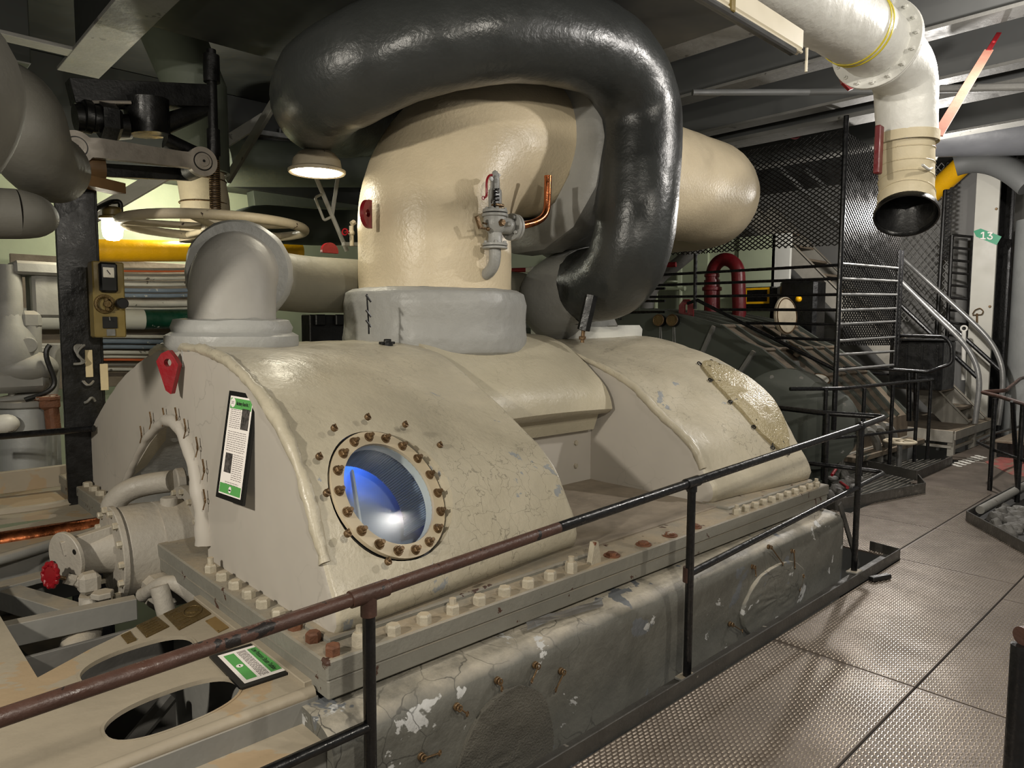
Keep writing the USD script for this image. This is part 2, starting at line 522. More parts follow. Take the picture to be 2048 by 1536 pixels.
MAT['glass'] = usdkit.material(stage, '/World/Looks/glass', {'t': ('transparent_bsdf', {'color': (.93, .96, .98)}), 'g': ('glossy_bsdf', {'color': (1, 1, 1), 'roughness': .12}), 'm': ('mix_closure', {'fac': .03})},
                               [('t.BSDF', 'm.closure1'), ('g.BSDF', 'm.closure2')], surface='m.closure')

# ================================================================== THE SETTING
# floor: chequered steel plates with raised lugs
FL = numbered('/World', 'floor')
UsdGeom.Xform.Define(stage, FL)
tag(stage.GetPrimAtPath(FL), 'chequered steel plates of the walkway beside the turbine', None, None, 'structure')
LOC[FL] = V(0, 0, 0)
lug = m3.Manifold.hull_points(np.array([[x * .0140, y * .0058, 0] for x, y in ((1, 0), (.72, .72), (0, 1), (-.72, .72), (-1, 0), (-.72, -.72), (0, -1), (.72, -.72))] +
                                       [[x * .0095, y * .0022, .0032] for x, y in ((1, 0), (0, 1), (-1, 0), (0, -1))]))
lug = unman(lug)
gap = .004
plates = [(-.9, -1.1, 3.515, 1.0), (-.9, 1.0, 3.515, 1.69), (3.515, -1.1, 5.09, 1.0), (3.515, 1.0, 5.45, 1.69), (5.09, -1.1, 6.6, 1.0),
          (5.45, 1.0, 6.5, 1.77), (5.45, 1.77, 6.5, 2.62), (6.5, 1.0, 8.3, 1.77), (6.5, 1.77, 8.3, 2.45), (8.3, 1.0, 10.2, 2.52), (10.2, .6, 13.5, 2.7)]
for (x0, y0, x1, y1) in plates:
    pl = part(FL, 'floor_plate', box2((x0 + gap, y0 + gap, -.012), (x1 - gap, y1 - gap, 0), .002), 'tread_steel', False)
    if x0 > 8.2:
        continue
    lx0, ly0, lx1, ly1 = max(x0, 1.0), max(y0, -.35), min(x1, 8.3), y1
    xs = np.arange(lx0 + .02, lx1 - .02, .034)
    ys = np.arange(ly0 + .016, ly1 - .012, .0165)
    X, Y = np.meshgrid(xs, ys, indexing='ij')
    X = X + (np.arange(len(ys)) % 2)[None, :] * .017
    keep = (X < lx1 - .02) & ~((X < 2.2) & (Y > 1.2 + 0 * X) & (X < 1.4))
    pos = np.stack([X[keep], Y[keep], 0 * X[keep]], 1).astype(np.float32)
    path = numbered(pl.rsplit('/', 1)[0], 'tread_lugs')
    pi = UsdGeom.PointInstancer.Define(stage, path)
    proto = usdkit.mesh(stage, path + '/lug', lug, MAT['lug_steel'], smooth=False)
    pi.CreatePrototypesRel().SetTargets([proto.GetPath()])
    pi.CreateProtoIndicesAttr(Vt.IntArray.FromNumpy(np.zeros(len(pos), np.int32)))
    pi.CreatePositionsAttr(Vt.Vec3fArray.FromNumpy(pos))
    tag(pi.GetPrim(), None, None, None, 'stuff')

# ceiling, bulkheads and the pit below
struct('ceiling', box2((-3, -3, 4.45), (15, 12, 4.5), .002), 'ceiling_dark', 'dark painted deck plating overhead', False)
struct('wall_back', box2((-3, 9.2, -2.2), (15, 9.26, 4.45), .002), 'pale_green', 'pale green bulkhead far behind the machinery', False)
struct('wall_right', box2((14.2, -3, -2.2), (14.26, 9.2, 4.45), .002), 'right_ceiling', 'grey bulkhead beyond the stair', False)
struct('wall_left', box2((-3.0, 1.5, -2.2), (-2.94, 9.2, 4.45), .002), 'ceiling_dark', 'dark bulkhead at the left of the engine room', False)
struct('floor', box2((-3, 1.72, -2.2), (15, 9.2, -2.15), .002), 'pit_dark', 'dark bilge floor under the machinery', False)


def tee(name, a, b, zb, wf, hw, label, mat='beam_grey', web='ceiling_dark', top=4.45):
    """A deck beam: a wide lower flange with its web up to the deck plating."""
    t = thing(name, label, None, (a[0], a[1], zb), None, 'structure')
    up = V(0, 0, 1)
    a3, b3 = V(a[0], a[1], zb + hw / 2), V(b[0], b[1], zb + hw / 2)
    part(t, 'flange', lump(bar(a3, b3, wf, hw), .002, 5), mat)
    part(t, 'web', bar(a3 + up * (top - zb - hw) / 2 + up * hw / 2, b3 + up * (top - zb - hw) / 2 + up * hw / 2, .02, top - zb - hw), web)
    return t


ZB = 4.0
tee('trim_1', (5.30, 8.0), (5.30, -2), ZB, .30, .03, 'ceiling beam with pale lower flange above the dark looped pipe')
tee('trim_2', (6.46, 8.0), (6.46, -2), ZB, .24, .03, 'ceiling beam above the strapped duct elbow', web='web_grey')
tee('trim_3', (7.74, 8.0), (7.74, -2), ZB, .20, .03, 'ceiling beam next beyond the strapped duct', web='web_grey')
tee('trim_4', (8.27, 9.0), (8.27, 1.0), ZB - .05, .34, .05, 'ceiling beam carrying the caged stair guard', web='web_grey')
tee('trim_5', (9.9, 9.0), (9.9, -1), ZB, .24, .03, 'farthest ceiling beam over the stair', web='web_grey')
# broad dark girder plate at the upper left and the narrow bright-ended beam that runs under it
ya = P(310, 55, z=3.75)
yb = P(570, 115, z=3.75)
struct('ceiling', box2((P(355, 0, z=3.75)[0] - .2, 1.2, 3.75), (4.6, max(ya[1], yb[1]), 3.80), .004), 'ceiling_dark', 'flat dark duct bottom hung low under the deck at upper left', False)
bx0, bx1 = P(205, 30, z=3.70), P(330, 30, z=3.70)
t = tee('trim_6', ((bx0[0] + bx1[0]) / 2, 1.0), ((bx0[0] + bx1[0]) / 2, P(160, 150, z=3.7)[1]), 3.70, abs(bx1[0] - bx0[0]), .03, 'ceiling beam with peeling glossy flange at upper left')
q0, q1 = P(70, 85, z=3.72), P(150, 105, z=3.72)
struct('trim_7', bar(V(q0[0] - 1.5, q1[1], 3.72), V(q1[0] + .05, q1[1], 3.72), .16, .03), 'beam_grey', 'short cross beam meeting the peeling beam at upper left')
# right overhead: pale deck and side stringers seen behind the strap
struct('ceiling', box2((5.3, -3, 4.42), (14, 2.6, 4.445), .002), 'right_ceiling', 'paler deck plating over the walkway at right', False)

# ================================================================== STEAM TURBINE
TB = thing('steam_turbine', 'large cream-grey steam turbine with two humped casings and a blue-lit round window', 'turbine', (3.0, 3.95, 0.0))
PA = [(2.150, .57), (2.118, .63), (2.135, .69), (2.20, .80), (2.364, 1.094), (2.54, 1.28), (2.78, 1.415), (3.09, 1.515), (3.42, 1.552), (3.9, 1.545), (4.15, 1.49), (4.6, 1.36), (4.94, 1.217), (5.43, .943), (5.64, .74), (5.69, .57)]
PB = [(2.265, .57), (2.215, .63), (2.222, .69), (2.280, .82), (2.38, .98), (2.633, 1.155), (2.954, 1.332), (3.315, 1.501), (3.7, 1.565), (3.9, 1.57), (4.3, 1.53), (4.7, 1.42), (5.1, 1.22), (5.42, .98), (5.58, .76), (5.63, .57)]
PC = [(2.265, .57), (2.215, .63), (2.228, .69), (2.285, .76), (2.36, .90), (2.62, 1.094), (2.91, 1.303), (3.357, 1.456), (3.68, 1.53), (3.9, 1.54), (4.3, 1.5), (4.8, 1.35), (5.2, 1.1), (5.5, .8), (5.6, .57)]
PD = [(2.175, .57), (2.115, .63), (2.128, .69), (2.225, .84), (2.415, 1.12), (2.70, 1.336), (3.05, 1.479), (3.58, 1.585), (3.9, 1.59), (4.3, 1.55), (4.8, 1.4), (5.2, 1.15), (5.5, .85), (5.65, .57)]


def resample(p, n=84):
    p = np.asarray(p, float)
    t = np.r_[0, np.cumsum(np.linalg.norm(np.diff(p, axis=0), axis=1))]
    f = PchipInterpolator(t, p)
    q = f(np.linspace(0, t[-1], 400))
    s = np.r_[0, np.cumsum(np.linalg.norm(np.diff(q, axis=0), axis=1))]
    s /= s[-1]
    u = np.linspace(0, 1, n)
    return np.stack([np.interp(u, s, q[:, 0]), np.interp(u, s, q[:, 1])], 1)


def pnorm(q):
    t = np.gradient(q, axis=0)
    n = np.stack([-t[:, 1], t[:, 0]], 1)
    n = n / np.linalg.norm(n, axis=1, keepdims=True)
    n[0] = n[1]; n[-1] = n[-2]
    return n


def hump_section(qa, qb, w, shrink=0.0):
    q = qa * (1 - w) + qb * w
    if shrink:
        q = q - pnorm(q) * shrink
    return q


def hump_solid(pa, pb, x0, x1, nx=44, fil=.03, off=0.0, zb=None, seed=0, amp=.006):
    qa, qb = resample(pa), resample(pb)
    e = np.linspace(0, 1, 5)[:-1] * fil
    xs = np.r_[x0 + e, np.linspace(x0 + fil, x1 - fil, nx), x1 - e[::-1]]
    secs = []
    for x in xs:
        w = (x - x0) / (x1 - x0)
        w = w * w * (3 - 2 * w)
        d = min(x - x0, x1 - x)
        sh = fil - math.sqrt(max(fil * fil - (fil - d) ** 2, 0)) if d < fil else 0.0
        q = hump_section(qa, qb, w, sh + off)
        q[:, 1] = np.maximum(q[:, 1], .57 if zb is None else zb)
        n = pnorm(q)
        p3 = np.stack([np.full(len(q), x), q[:, 0], q[:, 1]], 1)
        if amp:
            edge = 1 + 1.5 * math.exp(-d / .05)
            h = (meshkit.fbm(p3 * 3.2, 3, seed) - .5) * 2 * amp + (meshkit.fbm(p3 * 16, 2, seed + 5) - .5) * .006 * edge
            h = h * np.minimum(1, np.arange(len(q)) / 3.0)
            p3[:, 1] += n[:, 0] * h
            p3[:, 2] += n[:, 1] * h
        low = np.array([[x, q[-1, 0], .57 if zb is None else zb], [x, q[0, 0], .57 if zb is None else zb]])
        # thicken the bottom a little so the solid stays closed
        low[:, 2] -= .012
        secs.append(np.vstack([p3, low]))
    return loft(secs)


# first hump with its round window, hollow inside
WC = V(1.557, 2.314, 1.014)
_th, _az = math.radians(34), math.radians(10)
WN = unit(V(math.sin(_az), -math.cos(_az) * math.cos(_th), math.sin(_th)))
wu = unit(np.cross([0, 0, 1.0], WN))       # to the right along the casing
wv = np.cross(WN, wu)
h1 = man(hump_solid(PA, PB, 1.172, 2.54, seed=1))
inner = man(hump_solid(PA, PB, 1.26, 2.46, off=.13, fil=.04, zb=.62, amp=0, nx=20))
hole = man(disc(WC - WN * .40, WN, .285, .8, 64, 0))
slot = prism([(3.30, .5), (3.30, .66), (3.34, .83), (3.45, 1.03), (3.60, 1.14), (3.72, 1.165), (3.90, 1.12), (4.10, 1.02), (4.36, .86), (4.58, .72), (4.69, .62), (4.69, .5)], (1.0, 0, 0), (0, 1, 0), (0, 0, 1), .75)
h1s = h1 - inner - hole - man(slot)


def split_end(m, x0, name, mat, label):
    """The flat end wall of a hump is painted differently from its curved side."""
    c = m.triangles_center
    e = (m.face_normals[:, 0] < -.75) & (c[:, 0] < x0 + .06)
    part(TB, name, T(m.vertices, m.faces[~e]), mat, 32, label)
    q = T(m.vertices, m.faces[e])
    q.remove_unreferenced_vertices()
    part(TB, 'end_wall', q, 'end_paint', 32, 'flat smoother end wall of the hump')


split_end(unman(h1s), 1.172, 'casing_hump', 'casing_paint', 'left humped casing with the round window')
# window: steel ring, studs, glass, dark ring against light leak, blue lamp inside
RC = WC - WN * .045
part(TB, 'window_ring', ringdisc(RC - WN * .012, WN, .2195, .276, .018, 64), 'ring_paint', 30, 'cream flat steel ring of the round window')
part(TB, 'window_sleeve', ringdisc(RC - WN * .05, WN, .2195, .232, .04, 56), 'white_wall', 30)
part(TB, 'window_glass', disc(RC - WN * .012, WN, .219, .006, 56, .001), 'glass', False, 'clear round window pane')
for k in range(18):
    a = 2 * math.pi * (k + .35) / 18
    c = RC + .249 * (math.cos(a) * wu + math.sin(a) * wv) + WN * .006
    part(TB, 'window_bolt', cat(disc(c, WN, .0205, .005, 16), hexnut(c + WN * .004, WN, .0165, .015, .014)), 'stud_steel', 25)
# lacing hooks in the lagging around the window
for k, (dx, dy) in enumerate([(670, 855), (737, 833), (812, 848), (883, 888), (932, 955), (942, 1022), (868, 1136), (778, 1122), (697, 1066), (655, 985), (640, 912)]):
    d = P(dx, dy, x=1.0) - CAM
    t = ((WC + WN * .004 - CAM) @ WN) / (d @ WN)
    c = CAM + d * t - WN * (.0 if k not in (3, 4, 5) else .005)
    part(TB, 'lagging_hook', cat(torus(c, unit(WN + V(.3, .1, .2)), .012, .0035, 12, 6), torus(c + wu * .008 + wv * .006, unit(wu + WN), .008, .003, 10, 5), disc(c - WN * .012, WN, .014, .012, 12)), 'stud_steel', 25)
# what shows through the window: a rib ring, a blade row edge and a cross strut
rib = [WC - WN * .16 + .235 * (math.cos(a) * wu + math.sin(a) * wv) for a in np.linspace(math.radians(-40), math.radians(200), 60)]
part(TB, 'inner_rim', grid(np.array([[p + WN * .07, p - WN * .10 - (p - WC) * .02] for p in rib])), 'inner_wall', 30)
part(TB, 'inner_plate', disc(WC - WN * .34 + wu * .12, WN, .345, .01, 48), 'inner_wall', 30)
part(TB, 'gap_light_block', ringdisc(RC - WN * .022, WN, .232, .2845, .006, 48), 'black_post', 30, 'added dark ring blocking blue light in the gap around the ring')  # dark ring added to stop blue light leaking through the gap
part(TB, 'inner_blades', cat(*[bar(WC - WN * .095 + .233 * (math.cos(a) * wu + math.sin(a) * wv), WC - WN * .255 + .226 * (math.cos(a) * wu + math.sin(a) * wv), .009, .006, WN) for a in np.linspace(math.radians(-38), math.radians(198), 90)]), 'inner_wall', False, None, 'stuff')
part(TB, 'inner_strut', bar(WC - WN * .27 + wu * .07 + wv * .20, WC - WN * .08 - wu * .185 - wv * .10, .012, .02, WN), 'matte_white', 30)
bulb('lamp_glow_window', WC - WN * .20 + wv * .31 + wu * .10, 2.6, (.07, .22, 1.0), .02)

# second hump and its laced pad
h2 = hump_solid(PC, PD, 3.78, 4.93, seed=7, fil=.05)
split_end(h2, 3.78, 'casing_hump', 'casing_paint', 'right humped casing with the laced oval pad')
qC, qD = resample(PC, 200), resample(PD, 200)


def on_hump2(x, s, off=0.0):
    """Point of the second hump at x and profile fraction s (0 near edge, .5 crown)."""
    w = (x - 3.78) / 1.15
    w = w * w * (3 - 2 * w)
    q = qC * (1 - w) + qD * w
    n = pnorm(q)
    i = s * 199
    y, z = np.interp(i, range(200), q[:, 0]), np.interp(i, range(200), q[:, 1])
    ny, nz = np.interp(i, range(200), n[:, 0]), np.interp(i, range(200), n[:, 1])
    return V(x, y + ny * off, z + nz * off)


def hump2_s(z):
    q = (qC + qD) / 2
    return float(np.interp(z, q[:100, 1], np.arange(100))) / 199


def surface_patch(fn, cx, cs, rx, rs, thick, seed, n=26, m=56, rag=.06):
    """A cushion with a ragged oval outline lying on a surface."""
    rng = np.random.default_rng(seed)
    ang = np.linspace(0, 2 * np.pi, m, endpoint=False)
    jag = 1 + rag * (meshkit.fbm(np.stack([np.cos(ang) * 2, np.sin(ang) * 2, 0 * ang + seed], 1), 3) - .5) * 2
    rows = []
    for r in np.r_[np.linspace(0, .8, n // 2), .87, .93, .97, 1.0, 1.0]:
        off = thick * (1 - .35 * r ** 4) if len(rows) < n // 2 + 4 else -.01
        ring = []
        for a, j in zip(ang, jag):
            x, s = cx + rx * r * j * math.cos(a), cs + rs * r * j * math.sin(a)
            o = off + .012 * (meshkit.fbm(V(x * 9, s * 60, seed), 3) - .5) if off > 0 else off
            ring.append(fn(x, s, o))
        rows.append(ring + [ring[0]])
    g = grid(np.array(rows))
    if (g.face_normals[len(g.faces) // 3] @ (g.vertices.mean(0) - V(cx, 4, .3))) < 0:
        g.invert()
    g.merge_vertices()
    g.update_faces(g.nondegenerate_faces())
    return g


s0, s1 = hump2_s(1.36), hump2_s(.80)
part(TB, 'insulation_pad', surface_patch(on_hump2, 4.665, (s0 + s1) / 2, .205, abs(s0 - s1) / 2, .036, 3), 'coated_pad', 60, 'glossy oval insulation pad laced on the right hump')
for k, a in enumerate(np.radians([25, 70, 110, 150, 180, 210, 240, 275])):
    c = on_hump2(4.66 + .215 * math.cos(a), (s0 + s1) / 2 + abs(s0 - s1) / 2 * 1.05 * math.sin(a), .012)
    part(TB, 'lagging_hook', cat(torus(c, unit(V(-.3, -.6, .6)), .013, .004, 12, 6), rod(c, on_hump2(4.66 + .16 * math.cos(a), (s0 + s1) / 2 + abs(s0 - s1) / 2 * .85 * math.sin(a), .03), .004, 6)), 'black_post', 25)

# crumbled lagging bead along the near edge of each hump
for nm, pr_, x_, n0 in (('first', PA, 1.176, 4), ('second', PC, 3.784, 4)):
    q = resample(pr_, 140)[9:78]
    n_ = pnorm(q)
    pts = np.stack([np.full(len(q), x_ + .012), q[:, 0] - n_[:, 0] * .006, q[:, 1] - n_[:, 1] * .006], 1)
    rr = .017 + .016 * meshkit.fbm(pts * 7, 2, n0)
    part(TB, 'lagging_seam', lump(tube(pts, rr, 12), .010, 26, n0, .005, 60), 'casing_paint', 50, 'crumbled ridge along the edge of the hump')
# inlet neck between the humps, with the setback wall beneath
neck = [(2.98, 1.10), (2.995, 1.16), (3.03, 1.23), (3.14, 1.34), (3.28, 1.44), (3.45, 1.54), (3.65, 1.59), (3.9, 1.60), (4.3, 1.56), (4.6, 1.44), (4.85, 1.2), (4.9, 1.05)]
qn = resample(neck, 60)
secs = []
for x in np.linspace(2.5, 3.74, 22):
    q = qn.copy()
    q[:, 1] += .02 * math.cos((x - 3.1) * 2.0) * (1 if True else 0)
    p3 = np.stack([np.full(60, x), q[:, 0], q[:, 1]], 1)
    n = pnorm(q)
    h = (meshkit.fbm(p3 * 4, 3, 31) - .5) * .014 + (meshkit.fbm(p3 * 17, 2, 33) - .5) * .006
    p3[:, 1] += n[:, 0] * h
    p3[:, 2] += n[:, 1] * h
    secs.append(np.vstack([p3, [[x, 4.9, .95], [x, 3.14, .95], [x, 3.10, 1.06], [x, 3.02, 1.075]]]))
part(TB, 'inlet_neck', loft(secs), 'neck_paint', 35, 'smooth raised housing between the two humps')
part(TB, 'recess_wall', box2((2.5, 3.20, .55), (3.80, 3.26, 1.08), .004), 'end_paint', False)
for k, x in enumerate((2.76, 2.90, 3.05, 3.20, 3.36, 3.52)):
    part(TB, 'recess_bolt', cat(disc(V(x, 3.2, .985), (0, -1, 0), .022, .006, 12), hexnut((x, 3.195, .985), (0, -1, 0), .016, .016, .012)), 'nut_paint', 25)
for x, z in ((3.3, .66), (3.62, .86), (3.62, .70), (3.40, .60)):
    part(TB, 'recess_bolt', hexnut((x, 3.20, z), (0, -1, 0), .018, .014), 'nut_paint', 25)
part(TB, 'recess_floor', lump(cat(box2((2.5, 2.19, .565), (3.82, 3.22, .583), .003).subdivide().subdivide().subdivide().subdivide()), .004, 5, 3), 'recess_dust', 40, 'dusty brown plate in the recess between the humps')

# horizontal joint: two thick flanges, their nuts
part(TB, 'joint_flange', lump(box2((1.071, 2.0, .505), (4.92, 5.94, .572), .006), .0015, 6), 'flange_paint', 25, 'upper joint flange')
part(TB, 'joint_flange', lump(box2((1.078, 2.008, .436), (4.915, 5.93, .5035), .006), .0015, 6, 4), 'flange_paint', 25, 'lower joint flange')
part(TB, 'flange_seat', box2((1.14, 2.115, .565), (2.56, 2.30, .59), .008), 'flange_paint', 25)
part(TB, 'flange_seat', box2((3.76, 2.11, .565), (4.91, 2.30, .59), .008), 'flange_paint', 25)
rngb = np.random.default_rng(5)
for k in range(9):                                   # along the near side of the first hump
    x = 1.215 + k * .1335
    part(TB, 'flange_bolt', hexnut((x, 2.036, .572), (0, 0, 1), .0275, .036 + .012 * (k in (0, 8)), .022 if k in (0, 3, 8) else 0), 'nut_paint', 25)
for k in range(9):                                   # along its end
    y = 2.04 + k * .134
    part(TB, 'flange_bolt', hexnut((1.115, y, .572), (0, 0, 1), .0265, .034, .03 if k == 8 else 0), 'nut_rust' if k < 3 else 'nut_paint', 25)
for x in (2.59, 2.84, 3.07, 3.30):                   # flat nuts in the recess
    part(TB, 'flange_bolt', cat(disc((x, 2.052, .572), (0, 0, 1), .04, .006, 16), hexnut((x, 2.052, .576), (0, 0, 1), .028, .014)), 'nut_rust', 25)
for k in range(11):
    x = 3.72 + k * .107
    part(TB, 'flange_bolt', hexnut((x, 2.035, .572), (0, 0, 1), .0255, .035, .02 if k in (0, 10) else 0), 'nut_paint', 25)
for k in range(6):                                   # far end row
    part(TB, 'flange_bolt', hexnut((1.13, 4.85 + k * .17, .572), (0, 0, 1), .03, .03), 'nut_paint', 25)
part(TB, 'corner_lug', prism([(-.035, 0), (.035, 0), (.012, .10), (-.012, .10)], (2.45, 2.03, .572), (1, 0, 0), (0, 0, 1), -.03), 'nut_paint', 25)

# lagged lower casing under the flange
low = [(1.895, -.9), (1.885, -.5), (1.872, -.1), (1.866, .2), (1.868, .325), (1.880, .365), (1.905, .392), (1.96, .408), (2.08, .418), (2.3, .42), (2.4, .3), (2.4, -.9)]
ql = resample(low, 110)
secs = []
for x in np.r_[1.02, 1.03, 1.05, np.linspace(1.09, 4.80, 120), 4.84, 4.87, 4.89, 4.90]:
    d = 4.90 - x
    sh = .06 - math.sqrt(max(.0036 - (.06 - d) ** 2, 0)) if d < .06 else 0
    q = ql.copy()
    q[:, 0] += sh * .9
    p3 = np.stack([np.full(len(q), x), q[:, 0], q[:, 1] - sh * .5 * (q[:, 1] > .2)], 1)
    h = (meshkit.fbm(p3 * 2.2, 3, 51) - .5) * .03 + (meshkit.fbm(p3 * 9, 3, 53) - .5) * .014
    p3[:, 1] -= h * (q[:, 0] < 2.0)
    p3[:, 2] += h * .5 * (q[:, 1] > .36)
    secs.append(p3)
part(TB, 'lower_lagging', loft(secs), 'lower_paint', 40, 'peeling grey lagged side below the joint flange')


def on_side(x, s, off=0.0):
    return V(x, 1.868 - off, s)


def side_pad(cx, cz, rx, rz, seed, mat, label):
    m = surface_patch(on_side, cx, cz, rx, rz, .03, seed, rag=.05)
    if m.face_normals[len(m.faces) // 3][1] > 0:
        m.invert()
    part(TB, 'canvas_cover', m, mat, 60, label)


pa, pb = P(872, 1530, y=1.85), P(1130, 1420, y=1.85)
ptop = P(1075, 1350, y=1.85)
side_pad((P(880, 1536, y=1.85)[0] + P(1135, 1450, y=1.85)[0]) / 2, ptop[2] - .29, .245, .29, 11, 'canvas_pad', 'laced grey canvas cover on the near lower side')
ca, cb, ct_ = P(1484, 1270, y=1.85), P(1612, 1180, y=1.85), P(1560, 1128, y=1.85)
side_pad((ca[0] + cb[0]) / 2, ct_[2] - .20, (cb[0] - ca[0]) / 2, .20, 14, 'lower_paint', 'painted oval lagging cover on the far lower side')
for px, py, qx, qy in ((1077, 1333, 1064, 1362), (1001, 1364, 1004, 1378), (1128, 1345, 1112, 1380), (920, 1417, 935, 1428), (848, 1517, 880, 1506), (1543, 1095, 1566, 1128), (1588, 1103, 1590, 1135), (1607, 1152, 1600, 1180), (1510, 1135, 1512, 1150), (1466, 1250, 1485, 1262)):
    a, b = P(px, py, y=1.845), P(qx, qy, y=1.842)
    part(TB, 'lagging_hook', cat(torus(a, (0, -1, .2), .010, .003, 12, 6), rod(a, b, .0035, 6), torus(b, (.5, -1, 0), .008, .003, 10, 5), disc(V(a[0], 1.868, a[2]), (0, -1, 0), .014, .012, 12)), 'stud_steel', 25)
# crumpled foil and torn lagging in the gap
fo = P(1110, 1235, y=1.95)
secs = [[P(px, py + dy, y=1.93) for dy in (-9, -3, 4, 8)] for px, py in ((1052, 1253), (1075, 1246), (1100, 1236), (1122, 1232), (1150, 1221), (1180, 1212), (1202, 1203))]
g = np.array(secs)
g[:, :, 1] += (meshkit.noise(g * 30, 3) - .5) * .03
part(TB, 'foil_strip', grid(g), 'galvanised', False, 'crumpled bright foil showing in the gap under the flange')
# end brackets at the right end
part(TB, 'end_strap', bar(V(4.93, 1.93, .45), V(5.12, 1.86, -.02), .05, .012, (0, -1, 0)), 'kick_steel')
part(TB, 'end_strap', bar(V(4.925, 2.1, .47), V(5.02, 1.95, -.02), .05, .012, (0, -1, 0)), 'kick_steel')

# red lug at the notch in the near end of the casing
def lug_plate(name, label, c, u, v, pts, th, hole_, mat='red_paint', group=None):
    poly = sg.Polygon(pts).buffer(.004)
    if hole_:
        poly = poly.difference(sg.Point(hole_[0], hole_[1]).buffer(hole_[2]))
    return solo(name, prism(poly, c, u, v, th), mat, label, 'lifting lug', group, None, 25)


c = P(352, 742, x=1.16)
lug_plate('lifting_lug', 'red pointed lifting lug with a hole on the turbine end under the small elbow', c + V(-.035, -.05, 0), unit(V(.62, -.78, 0)), (0, 0, 1), [(-.055, .05), (-.03, .085), (.005, .10), (.03, .07), (.05, .035), (.01, -.10), (-.012, -.085)], .03, (.0, .045, .019))
# small black plug on the first hump, handle on the second
c = P(775, 690, z=1.545)
solo('filler_cap', cat(disc(c - V(0, 0, .01), (0, 0, 1), .032, .03, 12), hexnut(c + V(0, 0, .015), (0, 0, 1), .022, .02), bar(c + V(-.05, .0, .012), c + V(.05, .01, .012), .03, .015)), 'black_post', 'small black capped plug on top of the left hump', 'cap')
hb = P(1165, 668, y=3.25)
tip = P(1183, 590, y=3.20)
part(TB, 'handle_stem', cat(rod(hb - V(0, 0, .06), hb + (tip - hb) * .1, .014, 8), disc(hb - V(0, 0, .04), (0, 0, 1), .025, .025, 12)), 'stud_steel')
part(TB, 'hexagonal_handle', tube([hb + (tip - hb) * .08, hb + (tip - hb) * .1, tip], [.02, .045, .045], 6), 'black_post', False, 'black hexagonal handle standing on the right hump')

# ================================================================== PEDESTAL LEFT OF THE TURBINE
PD_ = thing('support_frame', 'cream-painted cast support frame with two long oval holes, left of the turbine flange', 'frame', (.5, 2.6, -.9))


def oval(x0, x1, yc, h, sk=0.0, n=40):
    a = np.linspace(0, 2 * np.pi, n, endpoint=False)
    e = 2.4
    cx, rx = (x0 + x1) / 2, (x1 - x0) / 2
    co, si = np.cos(a), np.sin(a)
    return [(cx + rx * np.sign(c) * abs(c) ** (2 / e), yc + h * np.sign(s) * abs(s) ** (2 / e) + sk * c) for c, s in zip(co, si)]


top = sg.Polygon([(1.085, 2.10), (1.085, 3.16), (.86, 3.06), (.6, 2.92), (.415, 2.80), (.403, 3.512), (.40, 4.2), (-1.2, 4.2), (-1.2, 2.10), (.2, 2.11)])
holes = [sg.Polygon(oval(.495, .90, 2.285, .12, .02)), sg.Polygon(oval(.52, .905, 2.71, .125, .03))]
tp = top
for h in holes:
    tp = tp.difference(h)
part(PD_, 'top_plate', lump(prism(tp, (0, 0, .437), (1, 0, 0), (0, 1, 0), .013), .0006, 7), 'pedestal_paint', 25, 'cream top plate with oval holes')
for h in holes:
    rim = h.buffer(.008).difference(h)
    part(PD_, 'hole_rim', prism(rim, (0, 0, .440), (1, 0, 0), (0, 1, 0), .0125), 'pedestal_paint', 30)
# near skirt: edge bead, sloping side and lower flange
part(PD_, 'edge_bead', tube([(1.07, 2.095, .44), (.6, 2.10, .436), (.2, 2.10, .432), (-1.2, 2.1, .43)], .022, 10), 'pedestal_paint', 40)
part(PD_, 'side_plate', bar(V(1.08, 2.085, .33), V(-1.2, 2.085, .33), .02, .20), 'frame_grey')
part(PD_, 'lower_flange', bar(V(1.08, 2.0, .345), V(-1.2, 1.99, .335), .17, .022), 'pedestal_paint', 30, 'cream ledge below the oval holes')
part(PD_, 'lower_flange', bar(V(1.08, 1.95, .20), V(-1.2, 1.93, .19), .20, .02), 'pedestal_paint')
part(PD_, 'side_plate', bar(V(1.08, 1.93, .26), V(-1.2, 1.92, .25), .02, .17), 'frame_grey')
part(PD_, 'side_plate', bar(V(1.08, 1.90, -.2), V(-1.2, 1.88, -.2), .02, .8), 'lower_paint')
part(PD_, 'edge_bead', tube([(1.08, 1.925, .345), (.3, 1.92, .338), (-1.2, 1.905, .33)], .014, 8), 'pedestal_paint', 40)
for y in (2.10, 3.06):
    part(PD_, 'web', box2((-1.2, y, -.6), (1.07, y + .02, .425), .003), 'pit_grey')
part(PD_, 'web', box2((-1.2, 2.495, -.6), (1.07, 2.51, .10), .003), 'pit_grey')
part(PD_, 'web', box2((.93, 2.1, -.6), (.95, 3.05, .425), .003), 'frame_grey')
part(PD_, 'web', box2((.18, 2.1, -.6), (.20, 3.0, .425), .003), 'frame_grey')
for y0, y1 in ((2.12, 2.5), (2.55, 2.98)):
    part(PD_, 'brace', bar(V(.25, (y0 + y1) / 2, .34), V(.92, (y0 + y1) / 2, -.25), .05, .05), 'pit_grey')
    part(PD_, 'brace', tube(spline([(.35, y0 + .1, -.1), (.6, y0 + .2, .05), (.85, y0 + .3, .2)], 16), .03, 8), 'pit_grey')
    part(PD_, 'pit_floor', box2((-1.0, y0, -.42), (1.0, y1, -.40), .002), 'pit_grey')
part(PD_, 'fillet', bar(V(1.075, 2.12, .452), V(1.075, 3.15, .452), .05, .03), 'pedestal_paint')

